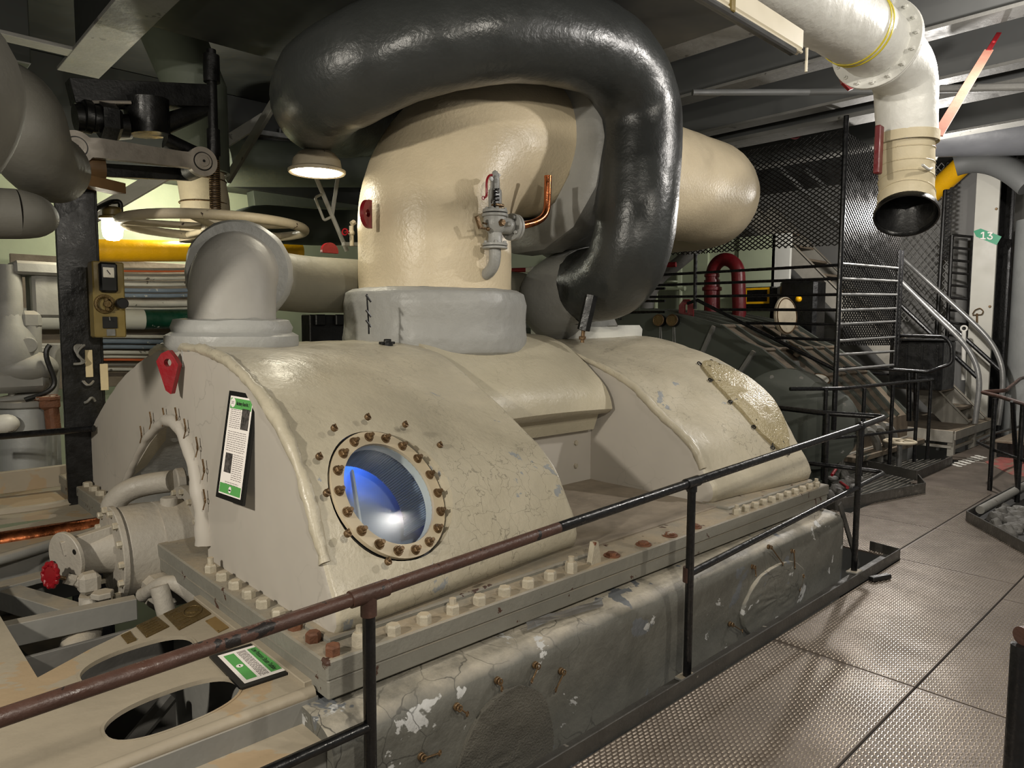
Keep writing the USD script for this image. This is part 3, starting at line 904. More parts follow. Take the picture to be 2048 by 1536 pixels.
# brass plates and the two placards
def flat_thing(name, label, category, mat, px, z, th=.004, group=None):
    q = [P(x, y, z=z) for x, y in px]
    m = prism([(a[0], a[1]) for a in q], (0, 0, z), (1, 0, 0), (0, 1, 0), th)
    return q, m


def plate(px, label, rows, emb):
    q, m = flat_thing('p', '', '', '', px, .4505)
    t = thing('brass_plate', label, 'plate', np.mean(q, 0), 'brass plates on the cream frame' if False else None)
    part(t, 'plate', m, 'brass' if rows or emb else 'olive_brown', 25)
    o, u, v = q[0], q[1] - q[0], q[3] - q[0]
    for k in range(rows):                           # raised worn lines
        a, b = o + v * (.18 + .66 * k / max(rows - 1, 1)) + u * .1, o + v * (.18 + .66 * k / max(rows - 1, 1)) + u * .85
        part(t, 'raised_line', bar(a + V(0, 0, .0045), b + V(0, 0, .0045), .004, .002), 'brass')
    if emb:
        c = o + u * .55 + v * .5
        part(t, 'embossed_oval', cat(tube([c + (u * .22 * math.cos(a) + v * .26 * math.sin(a)) + V(0, 0, .005) for a in np.linspace(0, 2 * np.pi, 28)], .003, 6, False), lump(ball(c + V(0, 0, .004), (.026, .02, .005)), .002, 40)), 'brass')
        for k in range(5):
            a = o + u * (.08 + .02 * k) + v * (.15 + .17 * k)
            part(t, 'raised_line', bar(a + V(0, 0, .0045), a + u * (.2 + .04 * (k % 2)) + V(0, 0, .0045), .005, .002), 'brass')
    for a, b in ((.05, .07), (.95, .07), (.95, .93), (.05, .93)):
        part(t, 'rivet', disc(o + u * a + v * b + V(0, 0, .003), (0, 0, 1), .003, .003, 8), 'brass')


paint('olive_brown', S(122, 98, 58), .5, .06, 8.0)
plate([(327, 1229), (402, 1195), (433, 1223), (358, 1261)], 'large embossed brass maker plate on the cream frame beside the flange', 0, True)
plate([(272, 1253), (313, 1234), (338, 1254), (293, 1276)], 'small brass table plate with rows of raised lines on the cream frame', 5, False)
plate([(242, 1272), (260, 1264), (273, 1281), (255, 1288)], 'smallest brass tag at the left end of the row of plates', 1, False)
plate([(411, 1243), (434, 1233), (460, 1255), (437, 1266)], 'plain brown metal plate nearest the flange bolts', 0, False)


def printed(o, u, v, n, w, h, items, parent):
    """Flat print on a board: items of (kind, x0, y0, x1, y1, ...) in metres from the lower left corner."""
    u, v, n = unit(u), unit(v), unit(n)
    for it in items:
        kind, x0, y0, x1, y1 = it[:5]
        lift = it[6] if len(it) > 6 else .0012
        if kind == 'text':
            m = meshkit.text_mesh(it[5], y1 - y0, .0004)
            s = (x1 - x0) / (m.bounds[1][0] - m.bounds[0][0])
            p = m.vertices.copy()
            p[:, 0] = (p[:, 0] - m.bounds[0][0]) * s
            m.vertices = o + (x0 + p[:, :1]) * u + (y0 + p[:, 1:2]) * v + (lift + .0006 + p[:, 2:]) * n
            part(parent, 'lettering', m, it[7] if len(it) > 7 else 'dark_print', False)
        elif kind == 'oval':
            a = np.linspace(0, 2 * np.pi, 28, endpoint=False)
            part(parent, 'emblem', prism([((x0 + x1) / 2 + (x1 - x0) / 2 * math.cos(t), (y0 + y1) / 2 + (y1 - y0) / 2 * math.sin(t)) for t in a], o + n * (lift + .0004), u, v, .0004), it[5], False)
        elif kind == 'lines':
            rng = np.random.default_rng(it[5])
            rows = it[7] if len(it) > 7 else 8
            ms = []
            for k in range(rows):
                yy = y1 - (y1 - y0) * (k + .5) / rows
                x = x0
                while x < x1 - .004:
                    wl = rng.uniform(.008, .024)
                    xe = min(x + wl, x1)
                    ms.append(prism([(x, yy - .0012), (xe, yy - .0012), (xe, yy + .0012), (x, yy + .0012)], o + n * lift, u, v, .0003))
                    x = xe + .004
            part(parent, 'small_print', cat(*ms), 'grey_print', False, None, 'stuff')
        else:
            part(parent, it[8] if len(it) > 8 else 'printed_panel', prism([(x0, y0), (x1, y0), (x1, y1), (x0, y1)], o + n * lift, u, v, .0004), it[5], False)


# wall placard on the turbine's end: corners in the plane of the end face
zz = np.array([(1.135, 2.8502, 1.1587)] * 4)
w, h = .2107, .4459
u, v = unit(V(.1256, -.9918, -.0251)), unit(V(.1533, -.0056, .9882))
v = unit(v - u * (u @ v))
n = np.cross(u, v)
if n[0] > 0:
    n = -n
o = np.mean(zz, 0) - u * w / 2 - v * h / 2
PL = thing('information_placard', 'tall black-edged placard with green bands fixed to the turbine end wall', 'sign', np.mean(zz, 0))
part(PL, 'board', prism([(0, 0), (w, 0), (w, h), (0, h)], o - n * .012 if np.cross(u, v) @ n > 0 else o, u, v, .012), 'black_plastic', 25)
bw = w * .09
printed(o, u, v, n, w, h, [('panel', bw, bw * 1.1, w - bw, h - bw, 'white_print', .0004, 0, 'paper'),
                           ('panel', bw + .006, h - bw - .115 * h, w - bw - .004, h - bw - .008, 'green_print', .0010),
                           ('panel', bw + .004, bw * 1.1 + .006, w - bw - .006, bw + .105 * h, 'green_print', .0010),
                           ('text', bw + .26 * w, h - bw - .078 * h, w - bw - .1 * w, h - bw - .045 * h, 'Machinery Room No. 1', .0014),
                           ('oval', bw + .008, h - bw - .105 * h, bw + .018 + .13 * w, h - bw - .018 * h, 'white_print', .0014),
                           ('text', bw + .016, h - bw - .072 * h, bw + .008 + .12 * w, h - bw - .047 * h, '13', .0018),
                           ('oval', w / 2 - .1 * w / 2, bw + .03 * h, w / 2 + .1 * w / 2, bw + .09 * h, 'white_print', .0014),
                           ('panel', w * .46, bw + .05 * h, w * .54, bw + .062 * h, 'dark_print', .0022, 0, 'emblem'),
                           ('panel', w * .58, h * .665, w - bw - .012, h * .855, 'photo_print', .0010, 0, 'printed_photo'),
                           ('panel', bw + .02, h * .25, w * .44, h * .43, 'photo_print', .0010, 0, 'printed_photo'),
                           ('lines', bw + .015, h * .66, w * .55, h * .86, 21, .0010, 11),
                           ('lines', bw + .015, h * .445, w - bw - .015, h * .64, 22, .0010, 10),
                           ('lines', w * .47, h * .19, w - bw - .015, h * .435, 23, .0010, 13),
                           ('lines', bw + .04, h * .14, w - bw - .03, h * .175, 24, .0010, 2)], PL)
# small placard lying on the frame
zz = [P(px, py, z=.458) for px, py in ((494, 1384), (431, 1318), (513, 1274), (582, 1333))]   # lower right, lower left... as read
o_, bR, bL = None, None, None
A, B, C_, D = zz                       # A bottom, B left, C top, D right in the picture; text runs from C to D
u = unit((D - C_) + (A - B))
w = (np.linalg.norm(D - C_) + np.linalg.norm(A - B)) / 2
v = unit((C_ - B) + (D - A))
v = unit(v - u * (u @ v))
h = (np.linalg.norm(C_ - B) + np.linalg.norm(D - A)) / 2
n = np.cross(u, v)
o = np.mean(zz, 0) - u * w / 2 - v * h / 2
PL = thing('information_placard', 'small black-edged placard with two green bands lying on the cream frame', 'sign', np.mean(zz, 0))
part(PL, 'board', prism([(0, 0), (w, 0), (w, h), (0, h)], o - n * .008, u, v, .0085), 'black_plastic', 25)
bw = .022
printed(o, u, v, n, w, h, [('panel', bw, bw, w - bw, h - bw, 'white_print', .0004, 0, 'paper'),
                           ('panel', bw + .02, h - bw - .055, w - bw - .02, h - bw - .016, 'green_print', .0010),
                           ('panel', bw + .02, bw + .014, w - bw - .02, bw + .05, 'green_print', .0010),
                           ('text', bw + .03, h - bw - .044, w - bw - .03, h - bw - .027, 'Low Pressure Steam Turbine', .0014),
                           ('oval', w / 2 - .014, bw + .02, w / 2 + .012, bw + .044, 'white_print', .0014),
                           ('panel', w / 2 - .006, bw + .03, w / 2 + .005, bw + .034, 'dark_print', .0022, 0, 'emblem'),
                           ('lines', bw + .018, bw + .06, w - bw - .018, h - bw - .062, 31, .0010, 7)], PL)

# far cast support and the copper pipe
FS = thing('support_frame', 'dusty cast support frame with a slot, at the far left behind the copper pipe', 'frame', (.6, 5.4, -.9))
tp = sg.Polygon([(1.28, 6.4), (1.25, 5.2), (1.02, 4.65), (.70, 4.50), (.52, 4.42), (-1.3, 4.1), (-1.5, 6.2), (.73, 6.07), (1.0, 6.3)]).difference(sg.Polygon(oval(-.2, .92, 5.16, .12, .02)))
part(FS, 'top_plate', prism(tp, (0, 0, .42), (1, 0, 0), (0, 1, 0), .03), 'pedestal_paint', 25)
part(FS, 'edge_bead', tube([(1.22, 5.0, .44), (1.02, 4.65, .44), (.7, 4.5, .44), (.52, 4.42, .44), (-1.3, 4.1, .44)], .03, 10), 'frame_grey', 40)
part(FS, 'raised_rib', tube(spline([(1.27, 6.3, .47), (1.2, 5.6, .47), (1.0, 5.42, .46), (.4, 5.50, .455), (-1.3, 5.5, .45)], 30), .03, 8), 'pedestal_paint', 40)
part(FS, 'raised_rib', bar(V(1.25, 5.95, .56), V(-1.3, 6.1, .52), .05, .15), 'pedestal_paint')
part(FS, 'side_plate', bar(V(1.0, 4.6, .26), V(-1.3, 4.2, .26), .03, .30), 'frame_grey')
part(FS, 'lower_ledge', bar(V(.95, 4.48, .30), V(-1.3, 4.02, .30), .12, .03), 'frame_grey')
part(FS, 'end_cheek', box2((1.22, 4.95, .42), (1.30, 6.4, .60), .01), 'frame_grey')
a, b = P(0, 1084, y=4.75), P(140, 1062, y=4.75)
solo('copper_pipe', tube(spline([a + (a - b) * 1.2, a, b, b + (b - a) * .5], 20), .058, 16), 'copper', 'bright copper pipe running into the far left support frame', 'pipe')

# ================================================================== SHAFT-END GEAR AND VALVE
GU = thing('turning_gear', 'grey-painted turning gear housing with a bolted drum at the turbine shaft end', 'machine', (.95, 3.9, .1))
ax = V(-1, 0, 0)
c0 = V(1.06, 3.92, .50)
part(GU, 'drum', lump(lathe([(0, -.08), (.205, -.08), (.225, -.07), (.23, .0), (.228, .12), (.215, .135), (0, .135)], c0 + V(.02, 0, 0), ax, 40), .002, 9), 'valve_grey', 35)
part(GU, 'drum_flange', disc(c0 + ax * .115, ax, .24, .03, 40), 'valve_grey', 35)
for k in range(14):
    a = 2 * math.pi * k / 14
    part(GU, 'drum_bolt', hexnut(c0 + ax * .145 + .222 * V(0, math.cos(a), math.sin(a)), ax, .018, .022), 'nut_paint', 25)
part(GU, 'boss', lump(lathe([(0, .34), (.05, .33), (.09, .29), (.105, .22), (.125, .13), (.13, .10)], c0 + V(0, .03, .02), ax, 28), .003, 12), 'valve_grey', 45)
part(GU, 'boss_rib', bar(c0 + ax * .13 + V(0, -.02, .12), c0 + ax * .36 + V(0, -.02, .08), .05, .07), 'valve_grey')
part(GU, 'boss_rib', bar(c0 + ax * .13 + V(0, .09, .06), c0 + ax * .36 + V(0, .09, .05), .05, .05), 'valve_grey')
fc = c0 + ax * .33 + V(0, -.02, .035)
part(GU, 'end_flange', disc(fc, unit(V(-.93, -.36, -.05)), .125, .022, 36), 'valve_grey', 35, 'flat drilled end flange')
for k in range(4):
    a = 2 * math.pi * (k + .3) / 4
    part(GU, 'flange_hole', disc(fc + unit(V(-.93, -.36, -.05)) * .0225 + .09 * (math.cos(a) * unit(V(.36, -.93, 0)) + math.sin(a) * V(0, 0, 1)), unit(V(-.93, -.36, -.05)), .014, .002, 14), 'black_plastic', 25)
part(GU, 'gear_body', lump(cat(box2((1.10, 3.72, .38), (1.40, 4.10, .66), .03), box2((1.0, 3.60, .26), (1.55, 4.2, .42), .03)), .003, 10), 'valve_grey', 30)
part(GU, 'bearing_cap', lump(tube([(1.12, 3.9, .52), (1.5, 3.9, .52)], [.215, .20], 32), .003, 10), 'valve_grey', 40)
part(GU, 'cap_flange', lump(ringdisc(V(1.30, 3.9, .52), ax, .2, .275, .04, 36), .002, 10), 'valve_grey', 35)
for k in range(9):
    a = math.radians(-20 + 28 * k)
    part(GU, 'cap_bolt', hexnut(V(1.26, 3.9 + .25 * math.cos(a), .52 + .25 * math.sin(a)), ax, .016, .02), 'nut_paint', 25)
for x, y in ((1.16, 3.72), (1.16, 3.66), (1.36, 3.66), (1.3, 3.74)):
    part(GU, 'cap_bolt', cat(hexnut(V(x, y, .45), (0, 0, 1), .024, .035, .03)), 'nut_paint', 25)
part(GU, 'top_boss', disc(V(1.18, 3.86, .71), (0, 0, 1), .042, .05, 18), 'valve_grey')
part(GU, 'oil_pipe', tube(spline([P(225, 1015, y=4.35), P(250, 985, y=4.3), P(290, 970, y=4.25), P(345, 962, y=4.15)], 24), .062, 14), 'valve_grey', 40)
part(GU, 'pipe_flange', cat(disc(P(350, 965, y=4.12), unit(V(1, -.1, 0)), .08, .05, 12), disc(P(365, 972, y=4.1), unit(V(1, -.1, 0)), .055, .12, 12)), 'valve_grey')
part(GU, 'drain_pipe', tube(spline([P(285, 1190, y=3.7), P(310, 1175, y=3.6), P(345, 1165, y=3.5), P(385, 1180, y=3.45), P(415, 1200, y=3.4)], 24), [.035] * 12 + list(np.linspace(.035, .075, 12)), 12), 'valve_grey', 40)
part(GU, 'drain_leg', rod(P(318, 1172, y=3.5), P(350, 1290, y=3.42), .042, 14), 'valve_grey', 40)
# torn lagging roll around the arch in the turbine's end
roll = spline([V(1.20, y, z) for y, z in ((4.66, .66), (4.4, .86), (4.1, 1.05), (3.85, 1.155), (3.68, 1.175), (3.52, 1.10), (3.40, .96), (3.335, .80), (3.31, .64))], 60)
roll[:, 0] -= .035
part(TB, 'lagging_roll', lump(tube(roll, list(np.linspace(.02, .026, 25)) + list(np.linspace(.026, .045, 35)), 14), .012, 9, 3, .005, 30), 'end_paint', 50, 'rolled torn lagging edge around the end opening')
part(TB, 'arch_lining', grid(np.array([[V(x, 3.98 + (y - 3.98) * s, .45 + (z - .45) * s) for y, z in ((4.69, .5), (4.66, .66), (4.4, .86), (4.1, 1.05), (3.85, 1.155), (3.68, 1.165), (3.52, 1.09), (3.40, .95), (3.335, .80), (3.30, .5))] for x, s in ((1.18, .985), (1.30, .93), (1.45, .80), (1.58, .6), (1.66, .3), (1.68, .05))])), 'lagging_grey', 50)
for px, py in ((302, 842), (328, 835), (353, 835), (371, 858), (395, 895), (408, 940), (410, 1000), (283, 870)):
    c = P(px, py, x=1.155)
    part(TB, 'lagging_hook', cat(torus(c, (-1, .2, 0), .012, .0035, 12, 6), rod(c + V(0, 0, .01), c + V(-.004, .004, .05), .004, 6), rod(c - V(0, 0, .01), c - V(.01, 0, .045), .003, 6)), 'stud_steel', 25)

RV = thing('hand_valve', 'small valve with a red scalloped handwheel below the turning gear', 'valve', P(170, 1260, y=3.75))
wc = P(101, 1150, y=3.80)
wn = unit(V(-.93, -.36, .12))
ta, tb_, _ = axes(wn)
wh = []
for k in range(48):
    a = 2 * math.pi * k / 48
    r = .052 + .004 * math.cos(a * 12)
    wh.append(wc + r * (math.cos(a) * ta + math.sin(a) * tb_))
part(RV, 'handwheel', cat(tube(np.array(wh + [wh[0]]), .011, 8, False), lathe([(0, -.004), (.042, -.004), (.044, .004), (0, .006)], wc, wn, 24), *[rod(wc + .042 * (math.cos(a) * ta + math.sin(a) * tb_), wc + .060 * (math.cos(a) * ta + math.sin(a) * tb_), .008, 6) for a in np.arange(12) * math.pi / 6]), 'red_paint', 40, 'red handwheel')
e1 = P(165, 1165, y=3.80)
part(RV, 'stem', rod(wc, e1, .009, 10), 'stud_steel')
part(RV, 'bonnet', cat(hexnut(P(132, 1157, y=3.8), unit(e1 - wc), .028, .045), lathe([(0, 0), (.02, 0), (.035, .05), (.05, .07), (.05, .11), (0, .12)], P(145, 1160, y=3.80), unit(e1 - wc), 8)), 'valve_grey', 25)
b0 = P(188, 1188, y=3.78)
part(RV, 'body', cat(box(P(178, 1165, y=3.78), (.09, .09, .10), .02), hexnut(b0, (0, 0, -1), .07, .05), rod(P(188, 1195, y=3.78), P(178, 1215, y=3.76), .034, 12), disc(P(205, 1195, y=3.7), (0, 0, 1), .05, .03, 6)), 'valve_grey', 25)
part(RV, 'standpipe', cat(rod(P(182, 1205, y=3.76), P(176, 1225, y=3.74), .045, 14), tube([P(178, 1222, y=3.74), P(172, 1240, y=3.72), P(150, 1330, y=3.5)], [.07, .075, .085], 14)), 'valve_grey', 40)

# struts and dark steel in the pit around it
for k, (a, b, w_, h_, lab) in enumerate((((0, 1272), (272, 1214), .07, .10, 'long flat strut lying across the pit left of the brass plates'), ((20, 1195), (150, 1235), .10, .10, 'short grey strut just below the red handwheel'), ((-40, 1180), (120, 1130), .10, .16, 'grey ledge beam under the copper pipe'))):
    a3, b3 = P(*a, z=.33 - .06 * k), P(*b, z=.33 - .06 * k)
    solo('strut', bar(a3, b3, w_, h_), 'frame_grey', lab, 'beam')
gp = [P(x, y, z=.1) for x, y in ((0, 1195), (140, 1232), (150, 1310), (90, 1340), (28, 1285), (0, 1290))]
gus = sg.Polygon([(q[0], q[1]) for q in gp]).buffer(0).difference(sg.Point(P(62, 1255, z=.1)[0], P(62, 1255, z=.1)[1]).buffer(.06))
solo('gusset_plate', prism(gus, (0, 0, .08), (1, 0, 0), (0, 1, 0), .02), 'frame_grey', 'grey gusset plate with a round hole low in the pit', 'plate', None, None, False)

# ================================================================== GREAT PIPES
XO = thing('crossover_pipe', 'huge beige steam pipe rising from the turbine and bending away to the right', 'pipe', (2.95, 3.9, 1.5))
cen = np.vstack([[(2.95, 3.9, z) for z in np.linspace(1.75, 2.30, 10)],
                 [(2.95 + .78 * (1 - math.cos(a)), 3.9, 2.30 + .70 * math.sin(a)) for a in np.linspace(.08, math.pi / 2, 26)],
                 [(x, 3.9, 3.0) for x in np.linspace(3.85, 4.5, 8)]])
part(XO, 'vertical_elbow', lump(tube(cen, .515, 72), .010, 3, 2, .004, 14), 'beige_paint', 50)
cen2 = np.vstack([[(x, 3.9, 3.0) for x in np.linspace(4.4, 6.2, 18)], [(6.2 + .62 * math.sin(a), 3.9 + .62 * (1 - math.cos(a)), 3.0) for a in np.linspace(.1, math.pi / 2, 18)], [(6.82, y, 3.0) for y in (4.8, 5.4, 6.2)]])
part(XO, 'horizontal_elbow', lump(tube(cen2, .50, 64), .010, 3, 21, .004, 14), 'beige_paint', 50)
gr = [(3.80, .50), (3.80, .69), (3.84, .74), (4.05, .745), (4.12, .71), (4.18, .71), (4.23, .745), (4.42, .74), (4.47, .69), (4.48, .45)]
part(XO, 'flange_lagging', lump(lathe([(r, x - 4.1) for x, r in gr], (4.1, 3.9, 2.95), (1, 0, 0), 14), .02, 3, 5, .006, 16), 'lagging_grey', 40, 'lumpy grey lagged flange on the horizontal run')
col = [(.40, 1.48), (.585, 1.475), (.615, 1.50), (.625, 1.58), (.615, 1.68), (.622, 1.80), (.605, 1.87), (.56, 1.895), (.45, 1.90)]
sq = []
m = lathe([(r, z) for r, z in col], (2.95, 3.9, 0), (0, 0, 1), 64)
m = m.subdivide().subdivide()
part(XO, 'collar', lump(m, .012, 4, 3, .004, 18), 'lagging_grey', 50, 'grey laced lagging collar at its foot')
part(XO, 'lacing', cat(*[rod(P(732, y, y=3.44), P(742, y + 14, y=3.43), .006, 6) for y in (590, 620, 640)], tube([P(735 + 3 * math.sin(y), y, y=3.445) for y in np.linspace(588, 668, 14)], .005, 6)), 'black_post')
lg = P(731, 428, y=3.72)
solo('lifting_lug', prism(sg.Point(0, 0).buffer(.085).intersection(sg.box(-.0, -.09, .1, .09)).union(sg.box(-.02, -.085, .0, .085)).difference(sg.Point(.03, 0).buffer(.024)), P(741, 428, y=3.76), unit(V(-1, -.55, 0)), (0, 0, 1), .025), 'red_paint', 'red half-round lug on the left side of the great beige pipe', 'lifting lug')

DP = thing('looped_pipe', 'thick glossy dark grey pipe looping over and in front of the beige pipe', 'pipe', (4.2, 3.05, 1.6))
way = [P(770, 240, y=5.3), P(708, 240, y=4.95), P(650, 225, y=4.5), P(636, 200, y=4.1), P(658, 168, y=3.72), P(705, 142, y=3.5), P(800, 98, y=3.32), P(900, 72, y=3.2), P(1000, 62, y=3.12), P(1100, 70, y=3.07), P(1190, 96, y=3.05),
       P(1248, 145, y=3.05), P(1278, 220, y=3.05), P(1281, 300, y=3.05), P(1276, 380, y=3.05), P(1270, 450, y=3.06), P(1256, 515, y=3.12), P(1228, 555, y=3.28), P(1195, 568, y=3.5), P(1165, 572, y=3.72)]
part(DP, 'pipe_run', lump(tube(spline(way, 130), .283, 56), .010, 3, 4, .0045, 15), 'dark_pipe_paint', 60)
e = way[-1]
lo = P(1160, 655, y=4.05)
part(DP, 'foot_elbow', lump(tube(spline([e + V(0, -.05, .0), e + V(-.02, .10, -.01), e + V(-.03, .26, -.10), V(lo[0] + .05, 4.08, e[2] - .35), V(lo[0] + .05, 4.08, 1.45)], 40), .30, 40), .02, 4, 6, .006, 14), 'lagging_grey', 50, 'grey lagged elbow at its foot')
part(DP, 'foot_flange', lump(cat(disc(V(lo[0] + .05, 4.08, 1.52), (0, 0, 1), .44, .14, 24), box(V(lo[0] + .2, 3.75, 1.6), (.35, .2, .14), .03)), .012, 6), 'white_wall', 35, 'pale flange at its foot')

SE = thing('elbow_pipe', 'small grey lagged elbow pipe standing on the left end of the turbine', 'pipe', (1.47, 3.7, 1.5))
c0_ = V(1.475, 3.7, 1.6)
dr = unit(V(.52, .85, 0))
cen = np.vstack([[c0_ + V(0, 0, z) for z in np.linspace(0, .13, 6)], [c0_ + V(0, 0, .13) + dr * .22 * (1 - math.cos(a)) + V(0, 0, .22 * math.sin(a)) for a in np.linspace(.15, math.pi / 2, 14)]])
part(SE, 'elbow', lump(tube(cen, .215, 44), .006, 4, 3), 'elbow_grey', 60)
rc = cen[-1]
part(SE, 'lagging_ring', lump(lathe([(.18, -.02), (.265, -.02), (.283, .02), (.283, .10), (.25, .13), (.19, .13)], rc - dr * .01, dr, 44), .012, 6, 5, .004, 22), 'lagging_grey', 45, 'thick lagging ring behind the bend')
run = np.vstack([[rc + dr * k for k in (.1, .2)], spline([rc + dr * .25, rc + dr * .36, V(2.1, 4.30, rc[2] - .02), V(2.5, 4.35, rc[2] - .02), V(4.2, 4.36, rc[2] - .02)], 40)])
part(SE, 'horizontal_run', lump(tube(run, .185, 36), .005, 4, 6), 'run_shaded_grey', 60)
part(SE, 'foot_collar', lump(lathe([(.16, 0), (.31, .0), (.33, .03), (.325, .075), (.29, .095), (.295, .12), (.28, .155), (.22, .165)], (1.475, 3.7, 1.525), (0, 0, 1), 48), .014, 6, 7, .006, 22), 'lagging_grey', 45, 'rough lagging collar at its foot')
part(SE, 'torn_flap', lump(hull([P(x, y, y=3.55) for x, y in ((362, 690), (430, 690), (420, 705), (385, 725), (365, 735))] + [P(x, y, y=3.8) for x, y in ((360, 690), (440, 690), (380, 720))]), .004, 20), 'lagging_grey', 35)

# ------------------------------------------------------------------ relief valve with its copper vent
yv = 3.28
Q = lambda x, y, dy=0: P(x, y, y=yv + dy)
mpx = np.linalg.norm(Q(1000, 440) - Q(990, 440))/10*.8
RV2 = thing('relief_valve', 'grey spring relief valve with red lever, mounted on the beige pipe', 'valve', Q(988, 500))
c = Q(990, 428)
zs = lambda py: Q(990, py)[2] - c[2]
k = .0031
part(RV2, 'bonnet', lathe([(.04, zs(432)), (.042, zs(390)), (.040, zs(381)), (.030, zs(377)), (.028, zs(360)), (.026, zs(352)), (.016, zs(343)), (0, zs(340))], c, (0, 0, 1), 24), 'relief_grey', 40)
part(RV2, 'spring', tube([c + V(-.026 + .0 * t, -.032, 0) + V(.018 * math.cos(t), .006 * math.sin(t) - .01, zs(416) + (zs(380) - zs(416)) * t / 31) for t in np.linspace(0, 31, 90)], .005, 6), 'black_post', 40)
part(RV2, 'spring_window', box(c + V(-.02, -.035, zs(400)), (.045, .02, zs(384) - zs(418)), .006), 'black_post')
part(RV2, 'spring_seat', cat(box(c + V(-.005, -.03, zs(412)), (.07, .05, .016), .004), box(c + V(-.005, -.04, zs(432)), (.03, .03, .10), .006), hexnut(c + V(-.01, -.06, zs(448)), (0, -1, 0), .022, .03), rod(c + V(-.012, -.07, zs(445)), c + V(-.01, -.07, zs(455)), .010, 8)), 'stud_steel')
part(RV2, 'bonnet_flange', cat(disc(c + V(0, 0, zs(434)), (0, 0, 1), .082, .018, 32), disc(c + V(0, 0, zs(426)), (0, 0, 1), .078, .018, 32)), 'relief_grey', 30)
for a in np.arange(6) * math.pi / 3:
    part(RV2, 'flange_bolt', hexnut(c + V(.066 * math.cos(a), .066 * math.sin(a), zs(421)), (0, 0, 1), .011, .014), 'relief_grey', 25)
part(RV2, 'body', cat(lathe([(.04, zs(480)), (.042, zs(466)), (.066, zs(458)), (.074, zs(446)), (.070, zs(434)), (.05, zs(430))], c, (0, 0, 1), 28), rod(c + V(0, 0, zs(448)), c + V(.13, .01, zs(448)), .052, 20)), 'relief_grey', 40)
oc = c + V(.14, .01, zs(449))
part(RV2, 'outlet_flange', disc(oc, (1, .05, 0), .085, .022, 32), 'relief_grey', 30)
part(RV2, 'outlet_flange', disc(oc + V(.026, 0, 0), (1, .05, 0), .083, .022, 32), 'relief_grey', 30)
for a in np.arange(4) * math.pi / 2 + .6:
    part(RV2, 'flange_bolt', hexnut(oc + V(-.002, .066 * math.cos(a), .066 * math.sin(a)), (-1, 0, 0), .012, .014), 'relief_grey', 25)
part(RV2, 'plug', hexnut(c + V(.04, -.062, zs(449)), (.4, -1, 0), .015, .03), 'relief_grey', 25)
part(RV2, 'inlet_neck', lathe([(.05, zs(490)), (.046, zs(486)), (.040, zs(470))], c, (0, 0, 1), 24), 'relief_grey', 40)
part(RV2, 'inlet_flange', cat(disc(c + V(0, 0, zs(492)), (0, 0, 1), .078, .016, 32), disc(c + V(0, 0, zs(498)), (0, 0, 1), .078, .014, 32)), 'relief_grey', 30)
for a in np.arange(5) * math.pi * .4 + .3:
    part(RV2, 'flange_bolt', hexnut(c + V(.062 * math.cos(a), .062 * math.sin(a), zs(486)), (0, 0, 1), .011, .012), 'relief_grey', 25)
part(RV2, 'inlet_pipe', tube(spline([c + V(0, 0, zs(494)), c + V(0, .0, zs(512)), Q(987, 530, .02), Q(977, 545, .08), Q(965, 551, .16), Q(955, 553, .3)], 30), .037, 18), 'relief_grey', 50)
part(RV2, 'lever', cat(tube(spline([Q(984, 350, -.03), Q(975, 357, -.035), Q(973, 375, -.04), Q(973, 390, -.04), Q(969, 395, -.04)], 24), .007, 8), torus(Q(967, 396, -.04), (0, -1, 0), .009, .004, 12, 6)), 'red_paint', 40, 'thin red lever')
part(RV2, 'lever_pin', cat(disc(Q(982, 358, -.035), (0, -1, 0), .014, .008, 14), hull([Q(996, 345, 0), Q(1002, 350, 0), Q(997, 357, 0), Q(996, 345, .02), Q(1002, 350, .02), Q(997, 357, .02)])), 'relief_grey', 30)
part(RV2, 'gag_arm', cat(bar(Q(953, 432, -.04), Q(961, 457, -.04), .02, .024), rod(Q(959, 455, -.04), Q(978, 458, -.02), .007, 8), ball(Q(976, 458, -.03), .013), rod(Q(966, 446, -.02), Q(975, 448, .0), .006, 8)), 'stud_steel', 30)
cp = spline([oc + V(.03, 0, 0), Q(1062, 447), Q(1077, 441), Q(1089, 430), Q(1094, 414), Q(1095, 395), Q(1095.5, 372), Q(1096, 352)], 40)
part(RV2, 'vent_pipe', cat(tube(cp, .024, 16, False), lathe([(.024, 0), (.0255, .0), (.0255, .012), (.021, .012), (.021, -.02)], cp[-1] - V(0, 0, .01), (0, 0, 1), 16)), 'copper', 50, 'bent copper vent pipe')

# ================================================================== RAILINGS
def rail(name, label, loc):
    return thing(name, label, 'railing', loc)


R1 = rail('safety_railing', 'black pipe railing with brown worn top rail in front of the turbine', (2.8, 1.76, 0))
zt = lambda x: .827 + .0412 * x if x < 2.8 else .942 + (x - 2.8) * .029
topA = [V(-.9, 1.76, zt(-.9)), V(1.081, 1.76, .866)]
part(R1, 'top_rail', tube(topA, .0205, 16), 'brown_rail', 60, 'brown worn part of the top rail')
part(R1, 'top_rail', tube([V(1.081, 1.76, .866), V(1.9, 1.76, .905)], .0205, 16), 'brown_rail', 60, 'brown worn part of the top rail')
part(R1, 'top_rail', tube(rounded([V(1.9, 1.76, .905), V(2.80, 1.76, .942), V(4.89, 1.80, 1.002), P(1772, 834, y=1.87), P(1655, 827, z=1.0), P(1560, 816, z=1.0), P(1500, 808, z=1.0)], .09), .0205, 16), 'black_rail', 60, 'black part of the top rail')
part(R1, 'tee_fitting', cat(tube([V(1.02, 1.76, .8635), V(1.145, 1.76, .8685)], .0255, 16), rod(V(1.081, 1.76, .866), V(1.081, 1.76, .80), .0245, 16)), 'brown_rail', 50)
